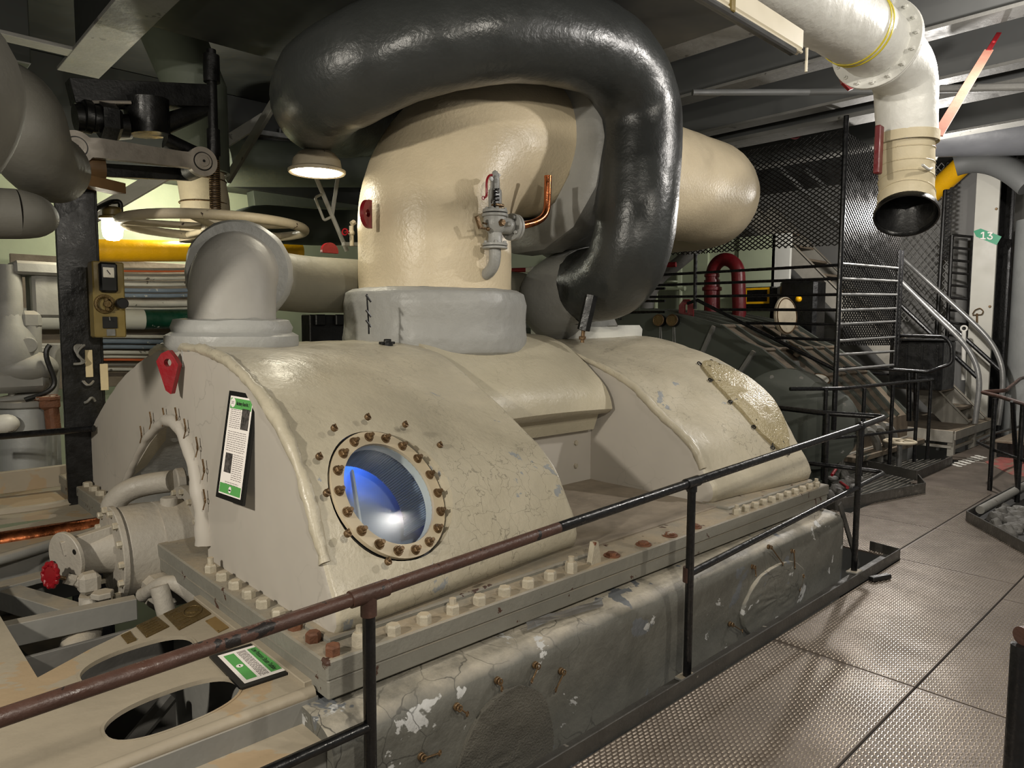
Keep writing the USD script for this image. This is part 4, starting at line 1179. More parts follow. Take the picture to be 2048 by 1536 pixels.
part(R1, 'tee_fitting', cat(tube([V(2.75, 1.76, .940), V(2.85, 1.76, .944)], .0255, 16), rod(V(2.80, 1.76, .942), V(2.80, 1.76, .90), .0245, 16)), 'black_rail', 50)
part(R1, 'tee_fitting', cat(ball(V(4.89, 1.80, 1.003), .032), rod(V(4.89, 1.80, 1.0), V(4.89, 1.80, .94), .0255, 16)), 'black_rail', 50)
part(R1, 'mid_rail', tube([V(-.9, 1.76, .44), V(1.081, 1.76, .462)], .017, 14), 'black_rail', 60)
mid = rounded([V(2.80, 1.77, .505), V(4.886, 1.80, .592), P(1770, 945, y=1.87), P(1655, 931, z=.60), P(1560, 920, z=.60)], .09)
part(R1, 'mid_rail', tube(mid, .017, 14), 'black_rail', 60)
for x, y, h in ((1.081, 1.76, .866), (2.80, 1.76, .942), (4.89, 1.80, 1.0)):
    part(R1, 'post', rod(V(x, y, .0 if x > 2 else -.02), V(x, y, h), .0195, 16), 'black_rail', 60)
    part(R1, 'post_foot', box(V(x, y - .0, .012), (.10, .075, .016), .004), 'frame_grey')
b = P(1655, 827, z=1.0)
part(R1, 'post', rod(V(b[0], b[1], 0), b, .0195, 14), 'black_rail', 60)
part(R1, 'rail_fitting', tube([V(2.80, 1.77, .47), V(2.80, 1.77, .54)], .023, 14), 'brown_rail', 50)
part(R1, 'toe_board', cat(bar(V(-.9, 1.697, .032), V(5.46, 1.70, .032), .008, .075), bar(V(5.46, 1.70, .032), V(5.50, 1.92, .032), .008, .075), bar(V(-.9, 1.74, .002), V(5.46, 1.76, .002), .10, .006)), 'kick_steel', False, 'steel toe board')
solo('floor_clip', box(P(1760, 1155, z=.018), (.17, .045, .03), .006, math.radians(-20)), 'black_post', 'short black bar clip on the floor plate at the corner of the toe board', 'clip')

# caged pit railing beyond the turbine
R2 = rail('safety_railing', 'low black pipe railing around the pit just past the turbine end', P(1836, 960, z=0))
zt2 = 1.0
A_, B_, C2 = P(1580, 778, z=zt2), P(1690, 777, z=zt2), P(1870, 758, z=zt2)
D_, E_ = P(1686, 742, z=zt2 + .02), P(1560, 735, z=zt2 + .02)
part(R2, 'top_rail', tube(rounded([A_, B_, C2, D_], .12), .021, 14), 'black_rail', 60)
part(R2, 'mid_rail', tube(rounded([P(1655, 877, z=.5), P(1705, 873, z=.5), P(1826, 859, z=.5)], .1), .016, 12), 'black_rail', 60)
for (tx, ty, zt_) in ((1707, 746, 1.02), (1729, 776, 1.0), (1786, 770, 1.0), (1836, 764, 1.0), (1862, 762, 1.0), (1652, 778, 1.0)):
    t_ = P(tx, ty, z=zt_)
    part(R2, 'post', rod(V(t_[0], t_[1], 0), t_, .021, 12), 'black_rail', 60)
for (x0, y0, x1, y1) in ((1672, 1010, 1850, 976), (1850, 976, 1836, 958), (1725, 928, 1834, 951), (1834, 951, 1904, 921), (1672, 1010, 1640, 1002)):
    part(R2, 'toe_board', bar(P(x0, y0, z=0.05), P(x1, y1, z=0.05), .012, .11), 'kick_steel', False)
HB = rail('hoop_railing', 'black pipe hoop railing bent up around the black cabinet', P(1820, 842, z=.3))
xh = 9.9
part(HB, 'hoop', tube(rounded([P(1686, 737, x=xh - .4), P(1730, 736, x=xh - .3), P(1790, 739, x=xh - .1), P(1858, 744, x=xh), P(1876, 736, x=xh + .1), P(1904, 727, x=xh + .15), P(1903, 690, x=xh + .15), P(1890, 673, x=xh + .15), P(1800, 671, x=xh + .1)], .16), .024, 12), 'black_rail', 60)
for (tx, by) in ((1818, 842), (1832, 842)):
    part(HB, 'post', rod(P(tx, 745, x=xh), P(tx, by, x=xh), .03, 10), 'black_rail', 60)
bb = [P(1888, 683, x=10.5), P(1780, 683, x=10.5), P(1888, 783, x=10.5)]
CB = thing('cabinet', 'black steel cabinet at the foot of the stair', 'cabinet', ((10.75), (bb[0][1] + bb[1][1]) / 2, bb[2][2]))
part(CB, 'body', box2((10.5, bb[0][1], bb[2][2]), (11.05, bb[1][1], bb[0][2]), .015), 'black_post', False)
part(CB, 'lid', box2((10.48, bb[0][1] - .01, bb[0][2]), (11.06, bb[1][1] + .01, bb[0][2] + .03), .008), 'black_post', False)
for f_ in (.33, .62, .9):
    y = bb[1][1] + (bb[0][1] - bb[1][1]) * f_
    part(CB, 'door_rib', box2((10.485, y - .012, bb[2][2] + .03), (10.5, y + .012, bb[0][2] - .05), .003), 'black_post', False)

# right-hand pit railing
R3 = rail('safety_railing', 'black pipe railing around the pit at the right edge of the walkway', P(1985, 1040, z=0))
top_in = P(1990, 797, z=.95)
part(R3, 'top_rail', tube(rounded([P(2200, 870, z=.95), P(2048, 808, z=.95), P(1995, 792, z=.95), P(1962, 784, z=.95), P(2012, 781, z=.97), P(2040, 758, z=1.0), P(2100, 735, z=1.0)], .08), .021, 14), 'brown_rail', 60)
part(R3, 'mid_rail', tube(rounded([P(2200, 985, z=.42), P(2048, 921, z=.42), P(1990, 901, z=.42), P(1953, 884, z=.42), P(1985, 868, z=.42), P(2120, 830, z=.42)], .08), .016, 12), 'black_rail', 60)
for px, py, z_ in ((1990, 797, .95), (2046, 808, .95)):
    q = P(px, py, z=z_)
    part(R3, 'post', rod(V(q[0], q[1], 0), q, .022, 14), 'black_rail', 60)
q = P(2034, 872, z=.70)
part(R3, 'post', rod(P(2035, 975, z=0), P(2046, 815, z=.95) + V(.6, .2, 0), .022, 14), 'black_rail', 60)
for (x0, y0, x1, y1) in ((1933, 1033, 2190, 1175), (1933, 1033, 1985, 1003), (1985, 1003, 2060, 965)):
    part(R3, 'toe_board', bar(P(x0, y0, z=.04), P(x1, y1, z=.04), .012, .10), 'kick_steel', False)
solo('grey_pipe', rod(P(1960, 1020, z=.10), P(2052, 970, z=.12), .035, 14), 'grey_pipe', 'grey pipe lying in the right-hand pit behind the toe board', 'pipe')
pr = [P(x, y, z=-.02) for x, y in ((1936, 1036), (2200, 1180), (2300, 1000), (2060, 962), (1985, 1003))]
solo('pit_grating', prism([(a[0], a[1]) for a in pr], (0, 0, -.04), (1, 0, 0), (0, 1, 0), .045), 'pit_dark', 'dark dusty pit cover inside the right-hand railing', 'grating', None, None, False)
rng = np.random.default_rng(8)
RB = thing('rubble', 'broken grey lagging lumps lying in the right-hand pit', 'debris', P(2020, 1045, z=0), None, 'stuff')
part(RB, 'lumps', cat(*[lump(ball(P(rng.uniform(1985, 2070), rng.uniform(1015, 1070), z=.02), rng.uniform(.03, .09, 3), 2), .02, 20, k) for k in range(26)]), 'pit_grey', False)
R4 = rail('safety_railing', 'short black railing post with a rusty rail end at the lower right corner', P(2020, 1600, z=0))
q = P(2043, 1290, z=.93)
part(R4, 'post', rod(V(q[0], q[1], 0), q, .021, 16), 'black_rail', 60)
part(R4, 'rail_end', tube([P(2042, 1272, z=.95), P(2120, 1262, z=.95)], .021, 16), 'brown_rail', 60)

# ================================================================== AIR DUCT, STRAP, LIGHT FITTING
YD = 1.35
D = lambda x, y, dy=0.0: P(x, y, y=YD + dy)
DU = thing('air_duct', 'pale grey wrapped air duct with two yellow bands bending down to a cream nozzle', 'duct', D(1810, 470))
axis_ = unit(V(1, 0, -.03))
pz = spline([D(1470, -95), D(1560, -38), D(1640, 12), D(1700, 50), D(1752, 88)], 40)
part(DU, 'upper_run', lump(tube(pz, .155, 40), .0035, 9, 2, .002, 40), 'duct_grey', 60)
fcn = pz[-1]
fn_ = unit(pz[-1] - pz[-4])
part(DU, 'flange', cat(disc(fcn - fn_ * .012, fn_, .205, .014, 48), disc(fcn + fn_ * .004, fn_, .205, .014, 48)), 'duct_grey', 35, 'bolted flange between the two runs')
fa, fb, _ = axes(fn_)
for k in range(16):
    a = 2 * math.pi * k / 16
    part(DU, 'flange_bolt', cat(hexnut(fcn - fn_ * .012 + .182 * (math.cos(a) * fa + math.sin(a) * fb), -fn_, .011, .012, .012)), 'duct_grey', 25)
el = spline([fcn, fcn + fn_ * .10, D(1806, 150), D(1812, 210), D(1813, 262), D(1813, 285)], 50)
part(DU, 'elbow', lump(tube(el, list(np.linspace(.155, .145, 50)), 40), .0035, 8, 4, .002, 40), 'duct_grey', 60)
part(DU, 'seam', tube([p + unit(np.cross(el[min(i + 1, 49)] - el[max(i - 1, 0)], V(.4, 1, 0))) * 0 + unit(V(-.75, -.66, 0)) * .142 for i, p in enumerate(el)][14:], .005, 6), 'duct_grey', 40)
nax = unit(V(-.55, -.20, -.81))
nm = D(1812, 427)
ZD = V(0, 0, -1)
nr = []
for t in np.linspace(0, 1, 26):
    e_ = t * t * (3 - 2 * t)
    cc = D(1813, 278) * (1 - t) + nm * t + V(.0, 0, 0)
    nn_ = unit(ZD * (1 - e_ ** 1.5) + nax * e_ ** 1.5)
    nr.append((cc, nn_, .132 + .016 * max(t - .72, 0) / .28))


def rings(rs, dr_=0.0, n=44):
    out = []
    for c_, n_, r_ in rs:
        a_ = unit(np.cross(n_, V(.3, -.95, 0)))
        b_ = np.cross(n_, a_)
        th = np.linspace(0, 2 * np.pi, n, endpoint=False)
        ring = c_ + (r_ + dr_) * (np.cos(th)[:, None] * a_ + np.sin(th)[:, None] * b_)
        out.append(np.vstack([ring, ring[:1]]))
    g = grid(np.array(out))
    g.merge_vertices()
    return g


part(DU, 'nozzle', rings(nr), 'nozzle_cream', 60, 'worn cream canvas nozzle')
nd, mo = nax, nm
for i in (4, 9, 14, 19):
    part(DU, 'hoop', torus(nr[i][0], nr[i][1], nr[i][2] + .001, .0035, 40, 6), 'nozzle_cream', 40)
part(DU, 'mouth_ring', lathe([(.128, -.02), (.152, -.02), (.158, .0), (.158, .022), (.150, .022), (.146, 0), (.128, -.02)], mo, nd, 48), 'black_post', 40, 'black rim at the open mouth')
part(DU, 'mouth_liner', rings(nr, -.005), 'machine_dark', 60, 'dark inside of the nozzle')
tq = unit(pz[30] - pz[28])
for f_ in (.0, .035):
    part(DU, 'yellow_band', lathe([(.156, -.005), (.160, -.005), (.160, .005), (.156, .005)], pz[31] + tq * f_, tq, 48), 'yellow_tape', 40, 'yellow band')
part(DU, 'wrap_end', lathe([(.151, -.02), (.153, -.02), (.153, .03), (.147, .03)], D(1813, 281) , (0, 0, 1), 44), 'nozzle_cream', 40)
# small red and chrome clamp with the cord at the nozzle
CL = thing('pipe_clamp', 'small pale clamp with a looped ring on the right of the duct nozzle', 'clamp', D(1868, 322))
part(CL, 'bracket', cat(bar(D(1852, 314, -.05), D(1875, 318, -.1), .02, .02), hexnut(D(1862, 306, -.08), (0, 0, 1), .012, .03)), 'galvanised')
part(CL, 'ring', tube(rounded([D(1845, 330, -.12), D(1858, 340, -.13), D(1868, 332, -.12), D(1866, 322, -.1)], .03), .007, 8), 'white_pipe', 40)
HS = thing('hanger_strap', 'rust-pink flat hanger strap with red ends sloping up from the duct nozzle', 'strap', D(1865, 300))
s0_, s1_ = D(1863, 290, -.02), P(1998, 66, z=3.99)
sd = s1_ - s0_
part(HS, 'strap', bar(s0_ + sd * .06, s0_ + sd * .80, .006, .06, (0.7, -.7, .1)), 'rust_pink' if 'rust_pink' in MAT else 'red_paint', 25)
part(HS, 'upper_end', cat(bar(s0_ + sd * .79, s0_ + sd * 1.0, .012, .035, (0.7, -.7, .1)), ball(s0_ + sd * .88, .018)), 'red_paint', 30, 'red twisted upper end')
part(HS, 'lower_end', box(D(1865, 293, -.03), (.05, .02, .06), .004), 'red_paint', 25, 'red lower bracket')
solo('red_bracket', box(D(1757, 300, .05), (.05, .03, .24), .005), 'dark_red_paint', 'dark red upright bracket behind the left side of the duct nozzle', 'bracket')

FX = thing('light_fixture', 'unlit fluorescent light fixture hanging overhead left of the duct', 'light fixture', (2.0, 1.1, 2.6))
zf = 2.60
f0, f1 = P(1385, 0, z=zf), P(1580, 95, z=zf)
f2, f3 = P(1490, 0, z=zf + .05), P(1605, 80, z=zf + .05)
ym, yn = (f0[1] + f1[1]) / 2, (f2[1] + f3[1]) / 2
xe = max(f1[0], f3[0])
lo_, hi_ = min(ym, yn), max(ym, yn)
part(FX, 'housing', box2((xe - 1.6, lo_, zf + .012), (xe, hi_, zf + .085), .008), 'fixture_white', 25)
part(FX, 'reflector', box2((xe - 1.58, lo_ + .014, zf + .004), (xe - .02, hi_ - .014, zf + .014), .002), 'lamp_tube', 25, 'dark underside')
for y in (lo_ + .004, hi_ - .004):
    part(FX, 'edge_rail', rod((xe - 1.6, y, zf + .006), (xe - .01, y, zf + .006), .006, 8), 'fixture_white')
for y in (lo_ + (hi_ - lo_) * .33, lo_ + (hi_ - lo_) * .67):
    part(FX, 'tube', rod((xe - 1.5, y, zf - .004), (xe - .06, y, zf - .004), .012, 10), 'lamp_tube')
part(FX, 'pull_switch', rod((xe + .005, (lo_ + hi_) / 2 - .02, zf + .02), (xe + .005, (lo_ + hi_) / 2 - .02, zf - .06), .005, 8), 'fixture_white')
part(FX, 'yellow_clip', box((P(1457, 3, z=zf + .03)[0], hi_ - (hi_ - lo_) * .5, zf + .02), (.02, hi_ - lo_ + .02, .05), .003), 'olive_panel')
for x in (xe - .4, xe - 1.3):
    part(FX, 'hanger', rod((x, (lo_ + hi_) / 2, zf + .08), (x, (lo_ + hi_) / 2, 4.43), .008, 8), 'beam_grey')

# red overhead hooks
def hook(label, px, py, y, r, mat='red_paint', half=False, n_=(-.7, -.7, 0)):
    cc = P(px, py, y=y)
    poly = sg.Point(0, 0).buffer(r)
    if half:
        poly = sg.Polygon([(-r, r * .7), (r, r * .7), (r * .75, -r * .3), (r * .3, -r), (-.0 * r, -r * 1.1), (-r * .55, -r * .6)])
    poly = poly.difference(affinity.scale(sg.Point(.05 * r, .1 * r).buffer(r * .38), .7, 1.2))
    n_ = unit(n_)
    uu = unit(np.cross([0, 0, 1.0], n_))
    t = thing('lifting_eye', label, 'lifting eye', cc)
    part(t, 'eye', prism(poly, cc, uu, (0, 0, 1), r * .35), mat, 25)
    part(t, 'hanger', rod(cc + V(0, 0, r * .6), V(cc[0], cc[1], 4.44), .02, 8), 'beam_grey', 40)


hook('large red lifting eye under the duct flange', 1697, 152, 1.9, .085, half=True)
hook('dim red ring on the beam left of the cage, upper of two', 1553, 240, 4.2, .10, 'dark_red_paint')
hook('dim red ring hanging lower and right of the other on the beam', 1589, 262, 4.1, .10, 'dark_red_paint')
solo('overhead_pipe', cat(rod(P(1385, 185, y=3.6), P(1620, 184, y=2.95), .028, 12), rod(P(1620, 184, y=2.95), P(1760, 182, y=2.4), .03, 12)), 'web_grey', 'thin pale pipe running across under the deck behind the duct', 'pipe')
solo('overhead_pipe', rod(P(1880, 178, y=2.1), P(2100, 172, y=1.3), .035, 12), 'beam_grey', 'thin pale pipe under the deck behind the hanger strap', 'pipe')
solo('overhead_duct', tube([P(1860, 262, x=11.4), P(2300, 245, x=12.0)], .36, 32), 'galvanised_dark', 'large dull grey duct crossing behind the strap at right', 'duct')

# ================================================================== STAIR AND CAGE
XS, XF = 11.6, 12.45
ST = thing('stair', 'grey steel ladder stair with shiny handrails rising to the left', 'stair', P(1945, 845, x=XS))
pn, pf = P(1945, 842, x=XS), P(1590, 486, x=XS)
dirn = unit(pf - pn)
endp = pn + dirn * 5.0
part(ST, 'stringer', bar(pn + V(0, .13, -.12), endp + V(0, .13, -.12), .02, .27, (0, -.7, .7)), 'stair_steel')
part(ST, 'stringer', bar(pn + V(XF - XS, .13, -.12), endp + V(XF - XS, .13, -.12), .02, .27, (0, -.7, .7)), 'stair_steel')
part(ST, 'stringer_flange', bar(pn + V(0, .03, -.02), endp + V(0, .03, -.02), .07, .012, (0, -.7, .7)), 'stair_steel')
part(ST, 'stringer_flange', bar(pn + V(XF - XS, .03, -.02), endp + V(XF - XS, .03, -.02), .07, .012, (0, -.7, .7)), 'stair_steel')
for k in range(12):
    q = pn + dirn * (.33 + .36 * k)
    part(ST, 'tread', box2((XS, q[1] - .02, q[2] - .12), (XF, q[1] + .24, q[2] - .08), .004), 'gear_dust', False)
near = [(1950, 847), (1957, 790), (1958, 761), (1951, 727), (1928, 688), (1881, 640), (1789, 550), (1690, 458), (1600, 374), (1500, 280)]
far = [(1996, 850), (2004, 789), (2005, 745), (1998, 716), (1979, 681), (1940, 640), (1900, 603), (1808, 519), (1700, 420), (1600, 328)]
part(ST, 'handrail', tube(spline([P(x, y, x=XS) for x, y in near], 70), .036, 14), 'galvanised', 60, 'shiny near handrail')
part(ST, 'handrail', tube(spline([P(x, y, x=XF) for x, y in far], 70), .036, 14), 'galvanised', 60, 'shiny far handrail')
part(ST, 'lower_rail', rod(P(1955, 755, x=XS), P(1690, 505, x=XS), .03, 10), 'black_rail')
part(ST, 'lower_rail', rod(P(2000, 740, x=XF), P(1800, 558, x=XF), .03, 10), 'black_rail')
PF = thing('platform', 'low dusty steel platform under the foot of the stair', 'platform', (11.5, 3.5, 0))
part(PF, 'deck', box2((10.68, 2.74, .25), (12.75, 6.5, .30), .005), 'gear_dust', False)
part(PF, 'edge_plate', bar(V(10.66, 2.74, .22), V(10.66, 6.5, .22), .02, .16), 'stair_steel')
part(PF, 'edge_plate', bar(V(10.66, 2.72, .24), V(12.75, 2.72, .24), .02, .12), 'stair_steel')
for x, y in ((10.7, 2.76), (10.7, 3.5), (12.6, 2.76), (11.7, 2.76)):
    part(PF, 'leg', box2((x - .03, y - .03, -.05), (x + .05, y + .05, .26), .005), 'stair_steel', False)
part(PF, 'brace', bar(V(10.7, 2.76, .06), V(12.7, 2.76, .06), .03, .04), 'stair_steel')
part(PF, 'brace', bar(V(10.68, 2.76, .08), V(10.68, 4.2, .08), .03, .04), 'stair_steel')


def mesh_panel(px, pitch_u, pitch_v, w, **plane):
    """Expanded metal: crossing flat strands clipped to the panel outline, in the plane x or y = const."""
    (ax_, val), = plane.items()
    q = [P(x, y, **plane) for x, y in px]
    iu = 1 if ax_ == 'x' else 0
    poly = sg.Polygon([(a[iu], a[2]) for a in q])
    minx, miny, maxx, maxy = poly.bounds
    sl = pitch_v / pitch_u
    out = []
    for sgn in (1, -1):
        c0, c1 = miny - sl * max(sgn * minx, sgn * maxx) - .1, maxy - sl * min(sgn * minx, sgn * maxx) + .1
        for c in np.arange(c0, c1, pitch_v):
            ln = sg.LineString([(minx - .01, sgn * sl * (minx - .01) + c), (maxx + .01, sgn * sl * (maxx + .01) + c)]).intersection(poly)
            for s in getattr(ln, 'geoms', [ln]):
                if s.is_empty or s.length < .02 or s.geom_type != 'LineString':
                    continue
                (u0, v0), (u1, v1) = s.coords[0], s.coords[-1]
                a, b = np.zeros(3), np.zeros(3)
                a[iu], a[2], b[iu], b[2] = u0, v0, u1, v1
                ia = 'xyz'.index(ax_)
                a[ia] = b[ia] = val + sgn * .002
                d = unit(b - a)
                nrm = np.zeros(3); nrm[ia] = 1
                s_ = np.cross(d, nrm) * w / 2
                t_ = nrm * w / 3
                vv = np.array([p + i * s_ + j * t_ for p in (a, b) for i, j in ((-1, -1), (1, -1), (1, 1), (-1, 1))])
                ff = [[0, 1, 5], [0, 5, 4], [1, 2, 6], [1, 6, 5], [2, 3, 7], [2, 7, 6], [3, 0, 4], [3, 4, 7]]
                out.append((vv, ff))
    vs = np.vstack([v for v, f in out])
    fs = np.vstack([np.array(f) + 8 * i for i, (v, f) in enumerate(out)])
    return T(vs, fs)


XC = 8.0
CG = thing('stair_cage', 'black expanded-metal cage with horizontal rails beside the stair', 'cage', P(1680, 800, x=XC))
pt, pb_ = P(1689, 238, x=XC), P(1672, 825, x=XC)
yc = (pt[1] + pb_[1]) / 2
part(CG, 'corner_post', rod(V(XC, yc, pb_[2] - .2), V(XC, yc, 3.95), .028, 12), 'black_rail')
xr = P(1798, 505, y=yc)[0]
part(CG, 'end_post', cat(rod(V(xr, yc, P(1798, 700, y=yc)[2] - .2), V(xr, yc, P(1798, 500, y=yc)[2]), .028, 10), rod(V(xr + .12, yc, P(1798, 700, y=yc)[2] - .2), V(xr + .12, yc, P(1798, 500, y=yc)[2]), .02, 10)), 'black_rail')
part(CG, 'mesh_panel', mesh_panel([(1330, 335), (1430, 318), (1500, 300), (1687, 258), (1684, 490), (1546, 497), (1372, 509), (1330, 510)], .075, .052, .012, x=XC), 'mesh_black', False, None, 'stuff')
part(CG, 'mesh_panel', mesh_panel([(1690, 262), (1750, 300), (1802, 330), (1802, 690), (1684, 690)], .075, .052, .012, y=yc), 'mesh_black', False, None, 'stuff')
yl = P(1345, 545, x=XC)[1]
diag0, diag1 = P(1394, 600, x=XC), P(1672, 740, x=XC)
for py_l, py_r, xl in ((551, 530, 1300), (571, 557, 1300), (594, 589, 1300), (619, 620, 1440), (646, 649, 1492), (675, 681, 1552)):
    part(CG, 'side_rail', rod(P(xl, py_l, x=XC), V(XC, yc, P(1680, py_r, x=XC)[2]), .017, 8), 'black_rail')
for py_l, py_r in ((527, 537), (557, 563), (589, 590), (621, 617), (649, 643), (682, 674), (710, 702), (741, 729)):
    part(CG, 'end_rail', rod(V(XC, yc, P(1680, py_l, x=XC)[2]), V(xr, yc, P(1798, py_r, y=yc)[2]), .017, 8), 'galvanised')
part(CG, 'diagonal_rail', rod(diag0, diag1, .022, 10), 'black_rail')
part(CG, 'diagonal_rail', rod(diag0, P(1375, 607, x=XC), .02, 10), 'black_rail')
part(CG, 'side_post', rod(P(1391, 507, x=XC), P(1390, 618, x=XC), .024, 10), 'black_rail')
ML = [P(1803, 340, x=13.2), P(1905, 610, x=13.2)]
MF = thing('mesh_fence', 'tall grey mesh fence in front of the far grey wall at right', 'fence', P(1850, 640, x=13.2))
part(MF, 'mesh_panel', mesh_panel([(1780, 330), (1905, 325), (1892, 650), (1780, 640)], .10, .13, .012, x=13.2), 'beam_grey', False, None, 'stuff')
part(MF, 'mesh_edge', mesh_panel([(1893, 325), (1908, 325), (1898, 520), (1882, 520)], .08, .06, .02, x=13.1), 'mesh_black', False, None, 'stuff')
part(MF, 'frame_post', rod(P(1893, 330, x=13.1), P(1872, 680, x=13.1), .03, 8), 'mesh_black')
LD = thing('wall_ladder', 'black rung ladder fixed beside the white column', 'ladder', P(1900, 690, x=13.0))
part(LD, 'rail', rod(P(1904, 470, x=13.0), P(1893, 690, x=13.0), .03, 8), 'mesh_black')
part(LD, 'rail', rod(P(1946, 472, x=13.0), P(1934, 690, x=13.0), .03, 8), 'mesh_black')
for k in range(9):
    y = 470 + 25 * k
    part(LD, 'rung', rod(P(1904 - k * 1.2, y, x=13.0), P(1946 - k * 1.2, y + 4, x=13.0), .02, 8), 'mesh_black')
# white column with the numbered arrow, grey column and lagged pipe behind it
c0, c1 = P(1954, 345, x=12.8), P(2002, 345, x=12.8)
c2 = P(1976, 760, x=12.8)
WCc = thing('column', 'white painted steel column with small fittings beside the stair', 'column', (12.9, (c0[1] + c1[1]) / 2, 0))
part(WCc, 'front_face', box2((12.8, c1[1], -.1), (12.86, c0[1], 4.45), .004), 'column_white', False)
part(WCc, 'side_web', box2((12.86, c1[1] + .12, -.1), (13.5, c1[1] + .16, 4.45), .004), 'ceiling_dark', False)
part(WCc, 'hook', cat(tube(rounded([P(1945, 628, x=12.77), P(1950, 620, x=12.77), P(1960, 616, x=12.77), P(1967, 622, x=12.77), P(1964, 629, x=12.77), P(1945, 630, x=12.77)], .02), .008, 6), rod(P(1954, 627, x=12.78), P(1954, 645, x=12.78), .014, 6)), 'stud_steel')
for px, py in ((1993, 418), (1980, 613)):
    part(WCc, 'bolt', hexnut(P(px, py, x=12.80), (-1, 0, 0), .02, .02), 'stud_steel')
ar = [P(x, y, x=12.775) for x, y in ((1947, 462), (1961, 457), (2003, 473), (1993, 490), (1952, 473))]
AR = thing('direction_sign', 'green arrow sign with white number 13 on the white column', 'sign', np.mean(ar, 0))
part(AR, 'board', prism([(-(a[1] - ar[0][1]), a[2] - ar[0][2]) for a in ar], (12.782, ar[0][1], ar[0][2]), (0, -1, 0), (0, 0, 1), -.006), 'arrow_green', False)
tm = meshkit.text_mesh('13', .105, .002, True)
p = tm.vertices - tm.bounds.mean(0)
an = math.radians(-8)
oc_ = P(1973.5, 471.5, x=12.77)
uu, vv = V(0, -math.cos(an), math.sin(an)), V(0, -math.sin(an) * -1 * -1, math.cos(an))
tm.vertices = oc_ + p[:, :1] * uu + p[:, 1:2] * V(0, 0, 1) + p[:, 2:] * V(-1, 0, 0)
part(AR, 'lettering', tm, 'white_print', False)
gcol = P(2012, 500, x=13.4)
solo('column', box2((13.4, P(2022, 500, x=13.4)[1], -.1), (13.5, P(1990, 500, x=13.4)[1], 4.45), .004), 'machine_dark', 'dark narrow column just right of the white column', 'column')
lp = P(2072, 600, x=13.2)
solo('lagged_pipe', tube([V(13.2, lp[1] - .05, z) for z in np.linspace(0, 3.3, 20)], .36, 36), 'silver_lagging', 'silver lagged upright pipe at the right edge', 'pipe')
solo('yellow_pipe', rod(P(1790, 455, x=13.6), P(1925, 330, x=13.0), .16, 20), 'yellow_paint', 'yellow pipe slanting up behind the mesh fence', 'pipe')
solo('lagged_pipe', tube(spline([P(1910, 330, x=12.2), P(1960, 322, x=12.2), P(2010, 335, x=12.1), P(2060, 370, x=12.0)], 24), .17, 20), 'web_grey', 'grey lagged pipe elbow over the white column', 'pipe')
solo('lagged_pipe', rod(P(1905, 480, x=13.8), P(1900, 900, x=13.8), .22, 20), 'right_ceiling', 'grey upright pipe behind the wall ladder', 'pipe')
solo('stand_pipe', cat(rod(P(1927, 760, x=12.4), P(1928, 662, x=12.4), .03, 10), torus(P(1928, 657, x=12.4), (-1, -.4, 0), .04, .014, 16, 8)), 'white_pipe', 'small white standpipe with a ring top beside the stair rail', 'pipe')
# low step and red patch at the far right, dotted floor strip
q = [P(x, y, z=.004) for x, y in ((1985, 925), (2048, 905), (2100, 930), (2040, 950))]
solo('floor_marking', lump(prism(sg.Polygon([(a[0], a[1]) for a in q]).buffer(.08), (0, 0, .001), (1, 0, 0), (0, 1, 0), .003), .0003, 9), 'worn_red', 'worn red painted patch on the floor at far right', 'marking', None, None, False)
SP = thing('perforated_strip', 'short floor strip of pale round studs at the platform edge', 'strip', P(1930, 920, z=0))
for i in range(7):
    for j in range(3):
        part(SP, 'stud', disc(P(1905, 929, z=0.001) + (P(1955, 912, z=0) - P(1905, 929, z=0)) * i / 6 + (P(1922, 934, z=0) - P(1905, 929, z=0)) * j / 2.5, (0, 0, 1), .035, .006, 10), 'white_pipe', 25)
BX = thing('step_box', 'low dusty box step beyond the right-hand railing', 'step', P(2010, 900, z=0))
q = P(1988, 880, z=.22)
part(BX, 'top', box2((q[0], q[1] - 1.2, .19), (q[0] + 1.3, q[1], .22), .004), 'gear_dust', False)
part(BX, 'body', box2((q[0] + .03, q[1] - 1.17, 0), (q[0] + 1.27, q[1] - .03, .19), .004), 'machine_dark', False)

# ================================================================== REDUCTION GEAR CASE BEYOND THE TURBINE
XG = 8.35
GC = thing('gear_case', 'big dusty green gear casing with sloping ribs behind the right hump', 'gear case', (9.6, 5.6, -.5))
pr = [P(x, y, x=XG) for x, y in ((1680, 860), (1625, 795), (1590, 760), (1520, 703), (1490, 690), (1440, 655), (1385, 640), (1330, 628), (1280, 622), (1230, 622))]
prof = [(a[1], a[2]) for a in pr] + [(8.9, pr[-1][2]), (8.9, -1.5), (pr[0][1], -1.5)]
part(GC, 'casing', prism(prof, (XG, 0, 0), (0, 1, 0), (0, 0, 1), 2.3), 'gear_dust', 20)
part(GC, 'end_plate', prism(prof, (XG - .02, 0, 0), (0, 1, 0), (0, 0, 1), .02), 'gear_green', 20, 'dark green end plate')
body = np.array([(a[1], a[2]) for a in pr])
for k in range(7):
    x = XG + .02 + k * .37
    pts = [V(x, y, z + .01) for y, z in body]
    part(GC, 'rib', cat(*[bar(a, b, .055, .07, (0, -.6, .8)) for a, b in zip(pts[:-1], pts[1:])]), 'gear_green', 20)
for i in (2, 3, 5):
    y, z = body[i]
    part(GC, 'cross_rib', bar(V(XG, y, z + .012), V(XG + 2.3, y, z + .012), .05, .05, (0, -.6, .8)), 'gear_dust', 20)
for (px0, py0, px1, py1) in ((1428, 652, 1398, 720), (1508, 702, 1480, 745)):
    part(GC, 'end_rib', bar(P(px0, py0, x=XG - .04), P(px1, py1, x=XG - .04), .05, .05, (-1, 0, 0)), 'frame_grey', 20)
